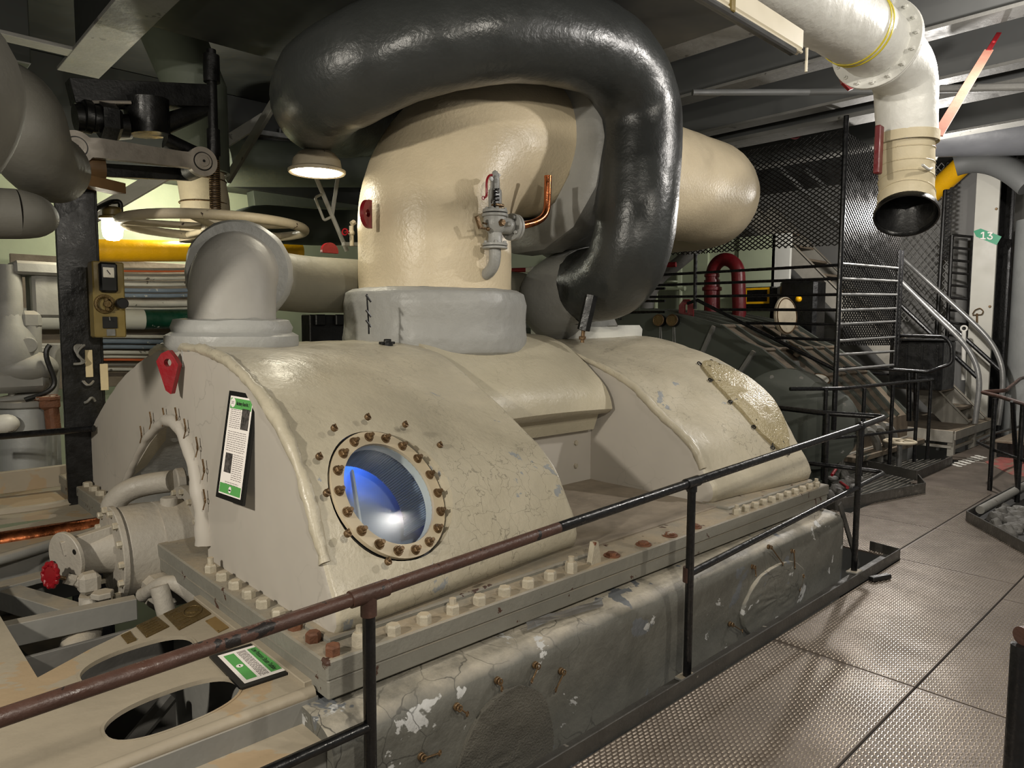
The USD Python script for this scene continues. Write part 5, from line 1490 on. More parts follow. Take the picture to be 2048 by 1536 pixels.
part(GC, 'ledge', bar(V(XG + .1, body[0][0] - .05, body[0][1] - .35), V(XG + 2.3, body[0][0] - .1, body[0][1] - .35), .25, .06), 'gear_dust', 20)
part(GC, 'skirt', box2((XG, body[0][0] - .02, -1.5), (XG + 2.3, body[0][0] + .3, body[0][1] - .3), .01), 'frame_grey', False)
for k in range(3):
    part(GC, 'arched_rib', tube(arc_pts(V(XG + .4 + k * .3, body[0][0] - .12, -.1), .55, .2, 1.6, 14, V(1, 0, 0), V(0, 0, 1)), .05, 8), 'frame_grey', 40)
for k, (px, py) in enumerate(((1322, 642), (1349, 642))):
    c = P(px, py, x=XG - .02)
    GA = thing('pressure_gauge', 'round dusty gauge on the green casing, %s of the pair' % ('left' if k == 0 else 'right'), 'gauge', c)
    part(GA, 'case', disc(c, (-1, -.25, .1), .085, .10, 26), 'machine_dark', 30)
    part(GA, 'dial', disc(c + V(-.098, -.024, .01), (-1, -.25, .1), .07, .006, 26), 'brass', 30)
    part(GA, 'bezel', torus(c + V(-.10, -.024, .01), (-1, -.25, .1), .075, .010, 26, 6), 'stud_steel', 40)
    part(GA, 'stem', cat(rod(c + V(.0, 0, -.06), c + V(0, -.02, -.32), .010, 8), rod(c + V(.0, .02, -.06), c + V(0, .02, -.30), .008, 8)), 'galvanised')
solo('lifting_lug', prism(sg.Polygon([(-.1, -.12), (.1, -.12), (.1, .05), (.04, .13), (-.04, .13), (-.1, .05)]).difference(sg.box(-.02, -.05, .02, .06)), P(1374, 618, x=XG + .1), unit(V(.3, -1, 0)), (0, 0, 1), .05), 'dark_red_paint', 'dark red lug standing on top of the green gear casing', 'lifting lug')
wcn = unit(V(-.10, -.99, .08))
c = P(1568, 632, x=9.3)
OD = thing('inspection_cover', 'oval cream cover plate standing upright on the gear casing', 'cover', c)
part(OD, 'plate', disc(c, wcn, .255, .045, 36, .008), 'wheel_cream', 30)
part(OD, 'rim', torus(c + wcn * .045, wcn, .235, .010, 36, 6), 'stud_steel', 40)
part(OD, 'stem', cat(rod(c - V(0, 0, .18), c - V(0, 0, .42), .03, 10), rod(c + V(0, 0, .15), c + V(-.02, .02, .24), .012, 8)), 'frame_grey')
for nm, lab, px, py, r, tilt in (('funnel', 'open dusty funnel bowl lying on the gear casing, nearer the cage post', 1600, 700, .17, V(.3, -.5, .8)), ('funnel', 'dusty funnel bowl lower left of the other on the gear casing', 1565, 722, .19, V(-.4, -.5, .7))):
    c = P(px, py, x=9.0)
    solo(nm, lathe([(0, -.10), (.03, -.10), (.05, -.05), (r, .0), (r + .008, .012), (r - .01, .012), (.04, -.04), (0, -.05)], c, tilt, 30), 'gear_dust', lab, 'funnel')
c = P(1590, 748, x=8.8)
solo('bell_housing', lathe([(0, .17), (.04, .17), (.06, .10), (.11, .07), (.145, -.02), (.15, -.16), (0, -.18)], c, (0, 0, 1), 28), 'frame_grey', 'grey bell-shaped cap on the gear casing slope', 'cap')
c = P(1641, 758, x=8.6)
gn = unit(V(-.35, -.35, .85))
GA = thing('pressure_gauge', 'brass-sided round gauge with white dial tilted up by the cage post', 'gauge', c)
part(GA, 'case', disc(c - gn * .15, gn, .115, .15, 30), 'brass', 30)
part(GA, 'dial', disc(c + gn * .001, gn, .097, .004, 30), 'gauge_face', 30)
part(GA, 'bezel', torus(c, gn, .108, .010, 30, 6), 'stud_steel', 40)
part(GA, 'needle', bar(c + gn * .006, c + gn * .006 + unit(np.cross(gn, V(0, 0, 1))) * .06, .006, .003, gn), 'black_plastic')
wl = P(1800, 883, z=.28)
HW = thing('handwheel', 'cream handwheel on a short stem in the pit behind the railing posts', 'wheel', wl - V(0, 0, .28))
part(HW, 'rim', torus(wl, (0, 0, 1), .17, .018, 36, 8), 'wheel_cream', 40)
part(HW, 'hub', cat(disc(wl - V(0, 0, .02), (0, 0, 1), .045, .04, 16), *[bar(wl, wl + .165 * V(math.cos(a), math.sin(a), 0), .03, .012) for a in np.arange(5) * 1.2566]), 'wheel_cream', 30)
part(HW, 'stem', rod(wl, wl - V(0, 0, .4), .03, 10), 'galvanised')
for lab, px, py, qx, qy in (('short red lever in the pit behind the front railing corner, upper one', 1664, 950, 1672, 938), ('short red lever in the pit behind the front railing corner, lower one', 1681, 965, 1695, 975)):
    solo('lever', rod(P(px, py, z=.12), P(qx, qy, z=.15), .016, 8), 'red_paint', lab, 'lever')
gpz = [P(x, y, z=-.06) for x, y in ((1668, 1000), (1850, 968), (1905, 918), (1730, 920), (1660, 945))]
PG = thing('pit_grating', 'dusty steel grating in the pit past the turbine end', 'grating', np.mean(gpz, 0))
pp = sg.Polygon([(a[0], a[1]) for a in gpz])
part(PG, 'base', prism(pp, (0, 0, -.12), (1, 0, 0), (0, 1, 0), .03), 'pit_dark', False)
bars = []
for y in np.arange(pp.bounds[1], pp.bounds[3], .05):
    ln = sg.LineString([(pp.bounds[0], y), (pp.bounds[2], y)]).intersection(pp)
    if ln.geom_type == 'LineString' and ln.length > .05:
        (x0, _), (x1, _) = ln.coords[0], ln.coords[-1]
        bars.append(bar(V(x0, y, -.07), V(x1, y, -.07), .008, .03))
part(PG, 'bars', cat(*bars), 'frame_grey', False, None, 'stuff')
PGd = np.random.default_rng(3)
solo('debris', cat(*[lump(ball(P(PGd.uniform(1660, 1720), PGd.uniform(945, 995), z=-.0), PGd.uniform(.03, .08, 3), 2), .02, 18, k) for k in range(14)]), 'pit_grey', 'dusty lumps and fittings in the pit behind the front railing corner', 'debris', None, 'stuff', False)

BH = thing('bearing_housing', 'dark grey round bearing housings low on the near end of the gear casing', 'housing', P(1600, 860, x=8.1))
for px, py, r, x_ in ((1575, 840, .62, 8.2), (1622, 850, .52, 8.25)):
    c = P(px, py, x=x_)
    part(BH, 'housing_ring', cat(lathe([(0, 0), (r * .72, 0), (r * .74, -.08), (r, -.08), (r, .06), (r * .8, .10), (0, .12)], c, (-1, -.25, 0), 40)), 'gear_green', 30)
    for k in range(10):
        a = k * .628
        part(BH, 'housing_bolt', hexnut(c + V(-.06, 0, 0) + r * .87 * (math.cos(a) * unit(V(.25, -1, 0)) + math.sin(a) * V(0, 0, 1)), (-1, -.25, 0), .03, .03), 'frame_grey', 25)
# far right-centre background: panels, red vent, yellow framed case, thin red pipe, yellow pipe, railing
for lab, x0, x1, mat in (('pale green locker panel left of the red vent pipe', 1360, 1412, 'pale_green'), ('pale green panel right of the red vent pipe', 1478, 1545, 'pale_green'), ('pale speckled post right of the yellow-framed case', 1545, 1575, 'white_wall')):
    a, b = P(x0, 470, x=11.2), P(x1, 660, x=11.2)
    solo('wall_panel', box2((11.2, b[1], .301), (11.26, a[1], 3.2), .004), mat, lab, 'panel', None, None, False)
a, b = P(1412, 470, x=11.25), P(1478, 660, x=11.25)
solo('wall_panel', box2((11.25, b[1], .301), (11.28, a[1], 3.2), .004), 'pale_green', 'pale panel with upright seams behind the red vent pipe', 'panel', None, None, False)
xv = 10.2
VT = thing('vent_pipe', 'red U-shaped vent pipe', 'pipe', P(1450, 625, x=xv))
part(VT, 'u_bend', tube(spline([P(1478, 640, x=xv), P(1478, 600, x=xv), P(1477, 560, x=xv), P(1472, 532, x=xv), P(1450, 519, x=xv), P(1430, 532, x=xv), P(1424, 560, x=xv), P(1424, 585, x=xv)], 50), .105, 22), 'dark_red_paint', 50)
part(VT, 'flanged_body', cat(rod(P(1424, 560, x=xv), P(1424, 640, x=xv), .125, 20), disc(P(1424, 574, x=xv), (0, 0, -1), .155, .06, 20), disc(P(1424, 548, x=xv), (0, 0, -1), .12, .05, 20)), 'dark_red_paint', 35)
CS = thing('equipment_case', 'black case with a yellow framed front, hung on the pale wall', 'case', P(1520, 610, x=10.8))
a, b = P(1489, 575, x=11.0), P(1543, 607, x=11.0)
part(CS, 'body', box2((11.0, b[1], b[2] - .08), (11.2, a[1], a[2]), .02), 'black_post', False)
fr = sg.box(0, 0, abs(a[1] - b[1]) * .9, (a[2] - b[2]) * .95)
part(CS, 'yellow_frame', prism(fr.difference(fr.buffer(-.035)), (10.99, a[1] - abs(a[1] - b[1]) * .02, b[2] + .0), (0, -1, 0), (0, 0, 1), -.012), 'yellow_paint', False)
solo('equipment_case', lump(box2((10.8, P(1605, 600, x=11)[1] - .3, .302), (11.18, P(1605, 600, x=11)[1] + .3, P(1605, 560, x=11)[2]), .05), .004, 6), 'black_post', 'black bulky kit with a yellow spot under the stair', 'case')
solo('yellow_spot', ball(P(1597, 598, x=10.79), .05), 'yellow_paint', 'small yellow fitting on the black kit under the stair', 'fitting')
RP = thing('fire_pipe', 'thin red pipe with a white joint behind the beige pipe', 'pipe', P(1100, 540, x=8.0))
part(RP, 'pipe_run', rod(P(990, 542, x=7.6), P(1352, 529, x=8.4), .035, 12), 'red_paint')
part(RP, 'joint', box(P(1063, 540, x=7.7), (.14, .14, .085), .01, math.radians(0)), 'white_pipe')
solo('yellow_pipe', tube([P(1010, 600, x=7.6), P(1060, 570, x=7.6), P(1110, 545, x=7.6), P(1180, 505, x=7.7)], .145, 20), 'yellow_paint', 'yellow pipe slanting behind the foot of the dark looped pipe', 'pipe')
BR = thing('safety_railing', 'black background railing behind the foot of the dark looped pipe', 'railing', P(1075, 620, x=8.3))
for y0, y1 in ((557, 548), (583, 577), (604, 602), (628, 624)):
    part(BR, 'rail', rod(P(1020, y0, x=8.2), P(1330, y1, x=8.35), .018, 8), 'black_rail')
for x in (1075, 1240):
    part(BR, 'post', rod(P(x, 545, x=8.25), P(x, 640, x=8.25), .02, 8), 'black_rail')
solo('overhead_pipe', tube(spline([P(1290, 640, x=9.4), P(1320, 555, x=9.5), P(1345, 535, x=9.5), P(1370, 515, x=9.5), P(1400, 490, x=9.6)], 16), .10, 14), 'beam_grey', 'pale pipe slanting up just right of the dark looped pipe', 'pipe')
solo('manifold_pipes', cat(*[rod(P(x, 500, x=10.8), P(x, 640, x=10.8), .035, 8) for x in (1312, 1361)], rod(P(1300, 577, x=10.8), P(1370, 577, x=10.8), .04, 8), rod(P(1358, 525, x=10.8), P(1358, 575, x=10.8), .05, 8), disc(P(1345, 565, x=10.7), (0, 0, 1), .1, .03, 18)), 'pale_green', 'pale green valve manifold behind the background rails', 'pipes')
solo('flange_cover', tube([V(q_[0], q_[1], q_[2]) for q_ in (P(1060, 655, y=5.2), P(1060, 632, y=5.2))], .30, 30), 'gear_green', 'dark round flange cover behind the collar of the beige pipe', 'cover')

# ================================================================== LEFT SIDE
# big horizontal handwheel on its threaded spindle
yw = 5.6
wc = P(432, 454, y=yw)
sp_top, sp_bot = P(401, 95, y=yw), P(418, 470, y=yw)
BW = thing('large_handwheel', 'big cream horizontal handwheel on a dark threaded spindle', 'wheel', wc)
part(BW, 'rim', torus(wc, (0, 0, 1), .66, .036, 72, 12), 'wheel_cream', 50)
part(BW, 'hub', disc(wc - V(0, 0, .05), (0, 0, 1), .11, .10, 24), 'wheel_cream')
for a in np.arange(5) * 2 * math.pi / 5 + .3:
    part(BW, 'spoke', tube([wc + .08 * V(math.cos(a), math.sin(a), 0), wc + .64 * V(math.cos(a), math.sin(a), 0)], .026, 8), 'wheel_cream', 50)
part(BW, 'spindle', tube([V(wc[0], yw, z) for z in np.linspace(wc[2] - .3, 3.74, 2)], .036, 16), 'machine_dark', 50)
zth = np.linspace(wc[2] + .05, wc[2] + .55, 140)
part(BW, 'thread', tube([V(wc[0] + .037 * math.cos(t * 420), yw + .037 * math.sin(t * 420), t) for t in np.linspace(wc[2] + .05, wc[2] + .50, 700)], .006, 5), 'stud_steel', 60)
part(BW, 'collar', rod(V(wc[0], yw, 3.5), V(wc[0], yw, 3.7), .06, 14), 'machine_dark')
part(BW, 'collar', rod(V(wc[0], yw, 2.95), V(wc[0], yw, 3.15), .048, 14), 'machine_dark')
# linkage
ya_ = yw - .16
LK = thing('link_arm', 'pale steel link arm with round bolted ends, left of the big handwheel spindle', 'linkage', P(280, 315, y=ya_))
a3, b3 = P(151, 295, y=ya_), P(403, 324, y=ya_)
d = unit(b3 - a3)
L_ = np.linalg.norm(b3 - a3)
nn = V(0, -1, 0)
vv = np.cross(nn, d)
vv = vv if vv[2] > 0 else -vv
pol = sg.Polygon([(0, .06), (.14, .075), (L_ - .14, .055), (L_, .06), (L_, -.06), (L_ - .14, -.055), (.14, -.055), (0, -.06)]).union(sg.Point(0, 0).buffer(.105)).union(sg.Point(L_, 0).buffer(.105)).buffer(.02).buffer(-.02)
part(LK, 'arm', prism(pol, a3 + V(0, .03, 0), d, vv, .06 if np.cross(d, vv)[1] < 0 else -.06), 'arm_steel', 30)
for q in (a3, b3):
    part(LK, 'pin', cat(disc(q - V(0, .03, 0), nn, .06, .012, 28), disc(q - V(0, .042, 0), nn, .038, .008, 24)), 'arm_steel', 30)
    part(LK, 'pin_groove', cat(torus(q - V(0, .032, 0), nn, .064, .004, 30, 6), disc(q - V(0, .05, 0), nn, .010, .003, 12)), 'black_plastic', 30)
part(LK, 'rear_arm', bar(a3 + V(.1, .28, -.08), b3 + V(0, .28, -.05), .04, .09), 'machine_dark')
part(LK, 'bearing', rod(b3 + V(0, .0, 0), b3 + V(.0, .30, 0), .095, 24), 'machine_dark', 40)
VB = thing('valve_yoke', 'black cast yoke and crosshead above the pale link arm', 'yoke', P(280, 240, y=yw))
yk = yw + .05
part(VB, 'upper_arm', cat(bar(P(140, 185, y=yk), P(420, 195, y=yk), .14, .16), rod(P(150, 205, y=yk), P(260, 205, y=yk), .05, 14)), 'machine_dark', 30)
part(VB, 'cross_arm', cat(*[tube([P(x0, y0, y=yk), P(x1, y1, y=yk)], [r0, r1], 12) for x0, y0, x1, y1, r0, r1 in ((275, 230, 330, 250, .12, .09), (325, 250, 420, 215, .075, .05), (330, 280, 420, 318, .06, .045), (290, 200, 300, 270, .16, .14))]), 'machine_dark', 40)
part(VB, 'crosshead', cat(rod(P(150, 236, y=yk - .1), P(215, 240, y=yk - .1), .09, 20), hexnut(P(200, 240, y=yk - .1), unit(V(1, 0, 0)), .13, .12), rod(P(215, 250, y=yk), P(255, 252, y=yk), .08, 16), disc(P(165, 232, y=yk - .1), (1, 0, 0), .11, .06, 20)), 'machine_dark', 30)
part(VB, 'pipe_rod', rod(P(210, 262, y=yk + .1), P(258, 258, y=yk + .1), .07, 14), 'frame_grey', 40)
part(VB, 'bright_edge', rod(P(172, 204, y=yk - .10), P(262, 205, y=yk - .10), .012, 8), 'arm_steel', 40)
part(VB, 'bright_edge', rod(P(215, 273, y=yk), P(250, 274, y=yk), .008, 8), 'arm_steel', 40)

# upright cream duct behind the spindle
UD = thing('upright_duct', 'cream upright duct with joint bands behind the spindle', 'duct', P(410, 440, y=6.6))
part(UD, 'upper', tube([V(2.06, 6.6, 4.44), P(392, 180, y=6.6), P(398, 345, y=6.6)], .26, 30), 'dark_green_pipe', 50)
part(UD, 'lower', tube([P(400, 345, y=6.6), P(410, 400, y=6.6), P(412, 450, y=6.6), P(416, 482, y=6.6)], [.20, .205, .215, .24], 30), 'wheel_cream', 50)
for py in (362, 408, 345):
    part(UD, 'band', torus(P(401 + (py - 345) * .12, py, y=6.6), (0, 0, 1), .207, .006, 36, 6), 'stud_steel', 40)

struct('trim_8', box2((-1.5, 8.75, 3.35), (12, 9.15, 4.45), .01), 'ceiling_dark', 'added dark box across the back, keeping the upper bulkhead dark', False)  # box added so the top of the back wall stays dark
struct('trim_9', box2((-2.9, 6.95, 3.75), (1.2, 8.7, 4.45), .01), 'ceiling_dark', 'added dark box at the back upper left, hiding the pale bulkhead', False)  # added to block the bright wall from view at upper left
# lamps
lp_ = P(634, 340, y=4.3)
PLm = thing('pendant_lamp', 'lit cream enamel pendant lamp under the dark looped pipe', 'lamp', lp_)
zz_ = lambda py: P(634, py, y=4.3)[2] - lp_[2]
part(PLm, 'shade', lathe([(.178, zz_(347)), (.184, zz_(345)), (.184, zz_(341)), (.160, zz_(337)), (.150, zz_(320)), (.118, zz_(308)), (.07, zz_(299)), (.06, zz_(293)), (.05, zz_(293)), (.055, zz_(300)), (.10, zz_(310)), (.14, zz_(322)), (.155, zz_(338)), (.178, zz_(347))], lp_, (0, 0, 1), 48), 'wheel_cream', 40, 'cream enamel shade')
part(PLm, 'neck', rod(lp_ + V(0, 0, zz_(295)), lp_ + V(0, 0, zz_(283)), .052, 20), 'olive_panel')
part(PLm, 'lens', disc(lp_ + V(0, 0, zz_(346)), (0, 0, 1), .158, .004, 40), 'lamp_on', False, 'glowing lens')
part(PLm, 'cord', tube(spline([lp_ + V(-.03, 0, zz_(292)), P(610, 285, y=4.4), P(585, 262, y=4.6), P(570, 250, y=4.7)], 20), .012, 8), 'machine_dark', 40)
shaded('lamp_glow_pendant', lp_ + V(0, 0, zz_(350)), 14, (1.0, .92, .72), .05)
jl = P(225, 455, y=5.95)
JL = thing('jar_lamp', 'lit glass jar lamp beside the black column', 'lamp', jl)
part(JL, 'jar', lathe([(0, -.10), (.04, -.095), (.065, -.07), (.072, -.02), (.072, .06), (0, .06)], jl, (0, 0, 1), 28), 'jar_on', 50, 'glowing glass jar')
part(JL, 'cap', cat(disc(jl + V(0, 0, .06), (0, 0, 1), .09, .02, 24), disc(jl + V(0, 0, .08), (0, 0, 1), .065, .07, 20)), 'olive_panel')
part(JL, 'bracket', tube(rounded([jl + V(-.14, -.15, .1), jl + V(0, 0, .19), jl + V(.06, 0, .2), jl + V(.06, 0, .1)], .04), .018, 10), 'machine_dark', 40)
bulb('lamp_glow_jar', jl + V(.0, .16, -.02), 26, (1.0, .93, .72), .05)
bulb('lamp_glow_back', P(372, 412, y=8.2), 42, (1.0, .97, .8), .06)

# yellow pipe and the stack of thin pipes against the back bulkhead
yb_ = 8.2
solo('yellow_pipe', rod(P(150, 501, y=yb_), P(600, 503, y=yb_), .115, 24), 'yellow_paint', 'fat yellow pipe behind the small elbow pipe at left', 'pipe')
stackp = [(537, 5, 'grey_pipe', 'thin grey pipe just under the fat yellow pipe'), (541.5, 4, 'orange_pipe', 'thin orange pipe, the upper orange one under the yellow pipe'), (549, 5, 'grey_pipe', 'brownish grey pipe just below the upper orange pipe'),
          (555, 8, 'white_pipe', 'thin white pipe, first white below the upper orange pipe'), (563, 5, 'grey_pipe', 'grey pipe between the two upper white pipes'), (568, 8, 'white_pipe', 'thin white pipe, second white below the upper orange pipe'), (580, 9, 'blue_grey_pipe', 'blue-grey pipe, upper of the pair over the pale strip'),
          (590, 9, 'blue_grey_pipe', 'blue-grey pipe, lower of the pair over the pale strip'), (606, 14, 'white_pipe', 'wide pale strip pipe above the green pipe'), (616, 5, 'white_pipe', 'thinnest white pipe resting on the green pipe'),
          (672, 8, 'white_pipe', 'white pipe just below the green pipe'), (682, 10, 'blue_grey_pipe', 'blue pipe, first below the green pipe'), (693, 9, 'blue_grey_pipe', 'dark blue pipe, second below the green pipe'),
          (704, 8, 'white_pipe', 'white pipe beside the turbine top, above the lower orange pipe'), (713, 6, 'white_pipe', 'thin white pipe resting on the lower orange pipe'), (719, 5, 'orange_pipe', 'thin orange pipe, the lower orange one by the turbine'), (729, 6, 'grey_pipe', 'grey pipe under the lower orange pipe'), (738, 7, 'white_pipe', 'lowest white pipe seen by the turbine shoulder')]
for py, h_, mt, lab in stackp:
    a, b = P(150, py + 3, y=yb_ + .1), P(420, py - 1, y=yb_ + .1)
    r = h_ * .0052 / 2
    pts = spline([a, a * .7 + b * .3 + V(0, 0, .006), a * .35 + b * .65 - V(0, 0, .006), b, b + (b - a) * .6], 16)
    solo('wall_pipe', tube(pts, r, 10), mt, lab, 'pipe', None, None, 50)
solo('wall_panel', box2((1.2, yb_ + .22, 1.0), (3.2, yb_ + .26, 2.35), .004), 'recess_dust', 'brown backing board behind the thin pipes', 'panel', None, None, False)
GP = thing('marked_pipe', 'dark green pipe with a white band and chipped white marks', 'pipe', P(300, 640, y=yb_))
part(GP, 'white_section', rod(V(-2.94, yb_ - .05, P(200, 641, y=yb_)[2]), P(287, 639, y=yb_ - .05), .105, 24), 'white_wall')
part(GP, 'green_section', rod(P(287, 639, y=yb_ - .05), P(480, 636, y=yb_ - .05), .104, 24), 'bottle_green')
# dark big pipes and the pale bulkhead pieces in the back
solo('dark_pipe', rod(P(445, 325, y=8.3), P(900, 338, y=8.3), .27, 28), 'dark_green_pipe', 'fat dark pipe high in the back behind the pendant lamp', 'pipe')
solo('dark_pipe', tube(spline([V(2.9, 7.8, -2.15), V(2.95, 7.8, 1.0), P(470, 480, y=7.8), P(505, 452, y=7.6), P(560, 450, y=7.6), P(760, 452, y=7.6)], 24), .21, 24), 'dark_green_pipe', 'fat dark pipe lower in the back, level with the handwheel', 'pipe')
solo('back_beam', bar(P(500, 385, y=8.9), P(900, 400, y=8.9), .2, .35), 'dark_green_pipe', 'dark green girder below the upper dark pipe in the back', 'beam')
solo('bulkhead_brace', bar(P(180, 435, y=7.4), P(345, 338, y=6.8), .04, .13), 'beam_grey', 'grey flat brace slanting up from the black column', 'brace')
solo('bulkhead_brace', bar(P(455, 360, y=7.2), P(548, 205, y=6.4) + (P(548, 205, y=6.4) - P(455, 360, y=7.2)) * 1.0, .04, .09), 'beam_grey', 'thin grey brace slanting up left of the pendant lamp, longer one', 'brace')
solo('bulkhead_brace', bar(P(450, 285, y=7.0), P(530, 235, y=6.8), .04, .10), 'beam_grey', 'short grey brace beside the longer one near the pendant lamp', 'brace')
solo('shelf_bracket', cat(bar(P(510, 265, y=8.7), P(600, 278, y=8.7), .12, .06), *[rod(P(x, 270, y=8.7), P(x, 257, y=8.7), .014, 8) for x in (515, 560)]), 'galvanised', 'bright bracket rail behind the left end of the dark looped pipe', 'bracket')
YS = thing('stanchion', 'white Y-shaped stanchion with a loop handle behind the pendant lamp', 'stanchion', P(690, 500, y=5.2))
part(YS, 'long_leg', rod(P(630, 350, y=5.2), P(694, 502, y=5.2), .018, 10), 'white_pipe')
part(YS, 'short_leg', rod(P(676, 352, y=5.2), P(664, 432, y=5.2), .016, 10), 'white_pipe')
part(YS, 'loop_handle', tube(rounded([P(644, 388, y=5.2), P(630, 395, y=5.2), P(648, 441, y=5.2), P(662, 434, y=5.2)], .02), .011, 8), 'white_pipe', 40)
part(YS, 'top_bar', bar(P(686, 488, y=5.1), P(720, 489, y=5.1), .05, .03), 'white_pipe')
SV = thing('small_valve', 'tiny brass valve with a red handwheel on the pipe behind the beige pipe', 'valve', P(703, 495, y=4.6))
part(SV, 'body', cat(rod(P(704, 492, y=4.6), P(703, 452, y=4.6), .016, 10), ball(P(703, 466, y=4.6), .024), rod(P(703, 448, y=4.6), P(709, 444, y=4.6), .02, 8)), 'wheel_cream', 40)
part(SV, 'handwheel', cat(torus(P(690, 464, y=4.58), (-1, -.5, 0), .022, .006, 16, 6), rod(P(690, 464, y=4.58), P(702, 465, y=4.6), .006, 6)), 'red_paint', 40)
solo('lifting_lug', prism(sg.Point(0, 0).buffer(.06).intersection(sg.box(-.07, -.01, .07, .07)), P(661, 503, y=4.35), unit(V(1, 0, 0)), (0, 0, 1), -.03), 'red_paint', 'small red lug on the grey pipe left of the beige pipe', 'lifting lug')
solo('dark_cabinet', cat(box2(tuple(V(*P(620, 660, y=7.0)[:2], -2.15)), tuple(P(760, 632, y=7.2)), .01), *[box(P(x, 640, y=6.98), (.12, .05, .12), .01) for x in (640, 680)]), 'machine_dark', 'dark cabinet low behind the grey horizontal pipe', 'cabinet', None, None, False)

# black column with the brass instrument panel
cx0, cx1 = P(118, 600, y=5.4), P(205, 600, y=5.4)
BC = thing('column', 'black steel column at left carrying the brass instrument panel', 'column', (cx0[0] * .5 + cx1[0] * .5, 5.4, -1))
part(BC, 'flange', box2((cx0[0], 5.40, -1.5), (cx1[0] - .02, 5.43, 2.62), .004), 'black_post', False)
part(BC, 'web', box2((cx1[0] - .06, 5.43, -1.5), (cx1[0] + .0, 5.75, 2.62), .004), 'black_post', False)
for lab, x0, y0, x1, y1 in (('', 170, 700, 187, 754), ('', 200, 728, 218, 780)):
    a, b = P(x0, y0, y=5.37), P(x1, y1, y=5.37)
    solo('label_plate', box2((a[0], 5.37, b[2]), (b[0], 5.385, a[2]), .002), 'cream_plate', 'blank cream plate on the black column, %s' % ('left one' if x0 < 190 else 'right one, lower'), 'plate', None, None, False)
solo('wire_bundle', cat(*[tube(spline([P(160 + dx, 690, y=5.33), P(153 + dx * .6, 705 + dx, y=5.3), P(165 + dx * .4, 722, y=5.32), P(150 + dx, 728, y=5.33)], 20), .008, 6) for dx in (0, 4, 9, -3)], *[tube(spline([P(165 + dx, 762, y=5.33), P(175 + dx, 770, y=5.3), P(186 + dx * .5, 762, y=5.33)], 14), .006, 6) for dx in (0, 3)], tube(spline([P(170, 805, y=5.33), P(178, 800, y=5.3), P(182, 796, y=5.3), P(190, 802, y=5.33)], 14), .009, 6)), 'frame_grey', 'loose grey wire bundle on the black column', 'wires', None, 'stuff', 40)
ip = [P(180, 521, y=5.15), P(241, 525, y=5.15), P(249, 672, y=5.15), P(193, 675, y=5.15)]
IPn = thing('instrument_panel', 'dull brass instrument panel with a square meter and two knobs', 'panel', np.mean(ip, 0))
x0, x1, z0, z1 = ip[0][0] + .01, ip[1][0] + .02, ip[3][2], ip[0][2]
part(IPn, 'box', box2((x0, 5.15, z0), (x1, 5.27, z1), .008), 'olive_panel', False)
ctr = P(216, 555, y=5.14)
part(IPn, 'meter', box(ctr, (.105, .05, .19), .012), 'black_plastic', 25)
part(IPn, 'meter_dial', box(P(217, 545, y=5.11), (.065, .006, .065), .002), 'gauge_face', False)
part(IPn, 'needle', bar(P(214, 540, y=5.105), P(221, 549, y=5.105), .004, .006, (0, -1, 0)), 'black_plastic', False)
part(IPn, 'dial_ring', torus(P(209, 608, y=5.14), (0, -1, 0), .05, .012, 28, 8), 'brass', 40)
part(IPn, 'pointer', cat(bar(P(211, 596, y=5.12), P(216, 622, y=5.12), .02, .03, (0, -1, 0)), disc(P(213, 608, y=5.12), (0, -1, 0), .022, .04, 14), bar(P(207, 606, y=5.12), P(224, 617, y=5.12), .015, .02, (0, -1, 0))), 'brass', 30)
part(IPn, 'knob', disc(P(241, 607, y=5.12), (0, -1, 0), .035, .06, 20), 'black_plastic', 30)
part(IPn, 'switch_plate', box(P(220, 645, y=5.145), (.085, .012, .075), .002), 'black_plastic', False)
part(IPn, 'switch', cat(bar(P(219, 634, y=5.13), P(220, 641, y=5.11), .008, .008), box(P(222, 665, y=5.145), (.05, .012, .045), .002)), 'galvanised', False)

# big grey lagged pipes at the left edge
BPp = thing('lagged_pipe', 'huge grey lagged pipe and elbow at the upper left edge', 'pipe', P(60, 300, y=3.6))
yq = 3.7
part(BPp, 'near_bend', lump(tube(spline([P(-420, 10, y=3.2), P(-260, 80, y=3.2), P(-165, 150, y=3.2), P(-170, 205, y=3.2), P(-250, 280, y=3.2), P(-400, 340, y=3.3)], 40), .30, 40), .008, 3, 2), 'left_pipe_grey', 60)
part(BPp, 'far_bend', lump(tube(spline([P(-190, 180, y=5.2), P(-90, 175, y=4.9), P(5, 195, y=4.7), P(45, 235, y=4.6), P(58, 280, y=4.6), P(74, 314, y=4.7), P(106, 336, y=5.0)], 40), .20, 40), .008, 3, 5), 'left_pipe_grey', 60)
SPp = thing('lagged_pipe', 'smaller grey lagged stub pipe under the huge one at left', 'pipe', P(50, 425, y=4.6))
part(SPp, 'run', lump(tube([P(-120, 425, y=4.4), P(10, 427, y=4.4), P(34, 428, y=4.4)], .125, 32), .004, 5), 'left_pipe_grey', 60)
part(SPp, 'end', lump(tube(spline([P(32, 428, y=4.4), P(52, 430, y=4.42), P(66, 432, y=4.5), P(76, 434, y=4.65)], 14), list(np.linspace(.125, .10, 14)), 32), .004, 5), 'left_pipe_grey', 60)
solo('timber_block', bar(P(138, 355, y=5.2), P(238, 378, y=5.4), .12, .07), 'brown_wood', 'brown timber wedge under the huge lagged pipe', 'block')
solo('lagged_pipe', lump(rod(P(150, 330, y=5.6), P(205, 335, y=5.6), .10, 20), .004, 6), 'brown_wood', 'brown stained pipe end above the timber wedge', 'pipe')

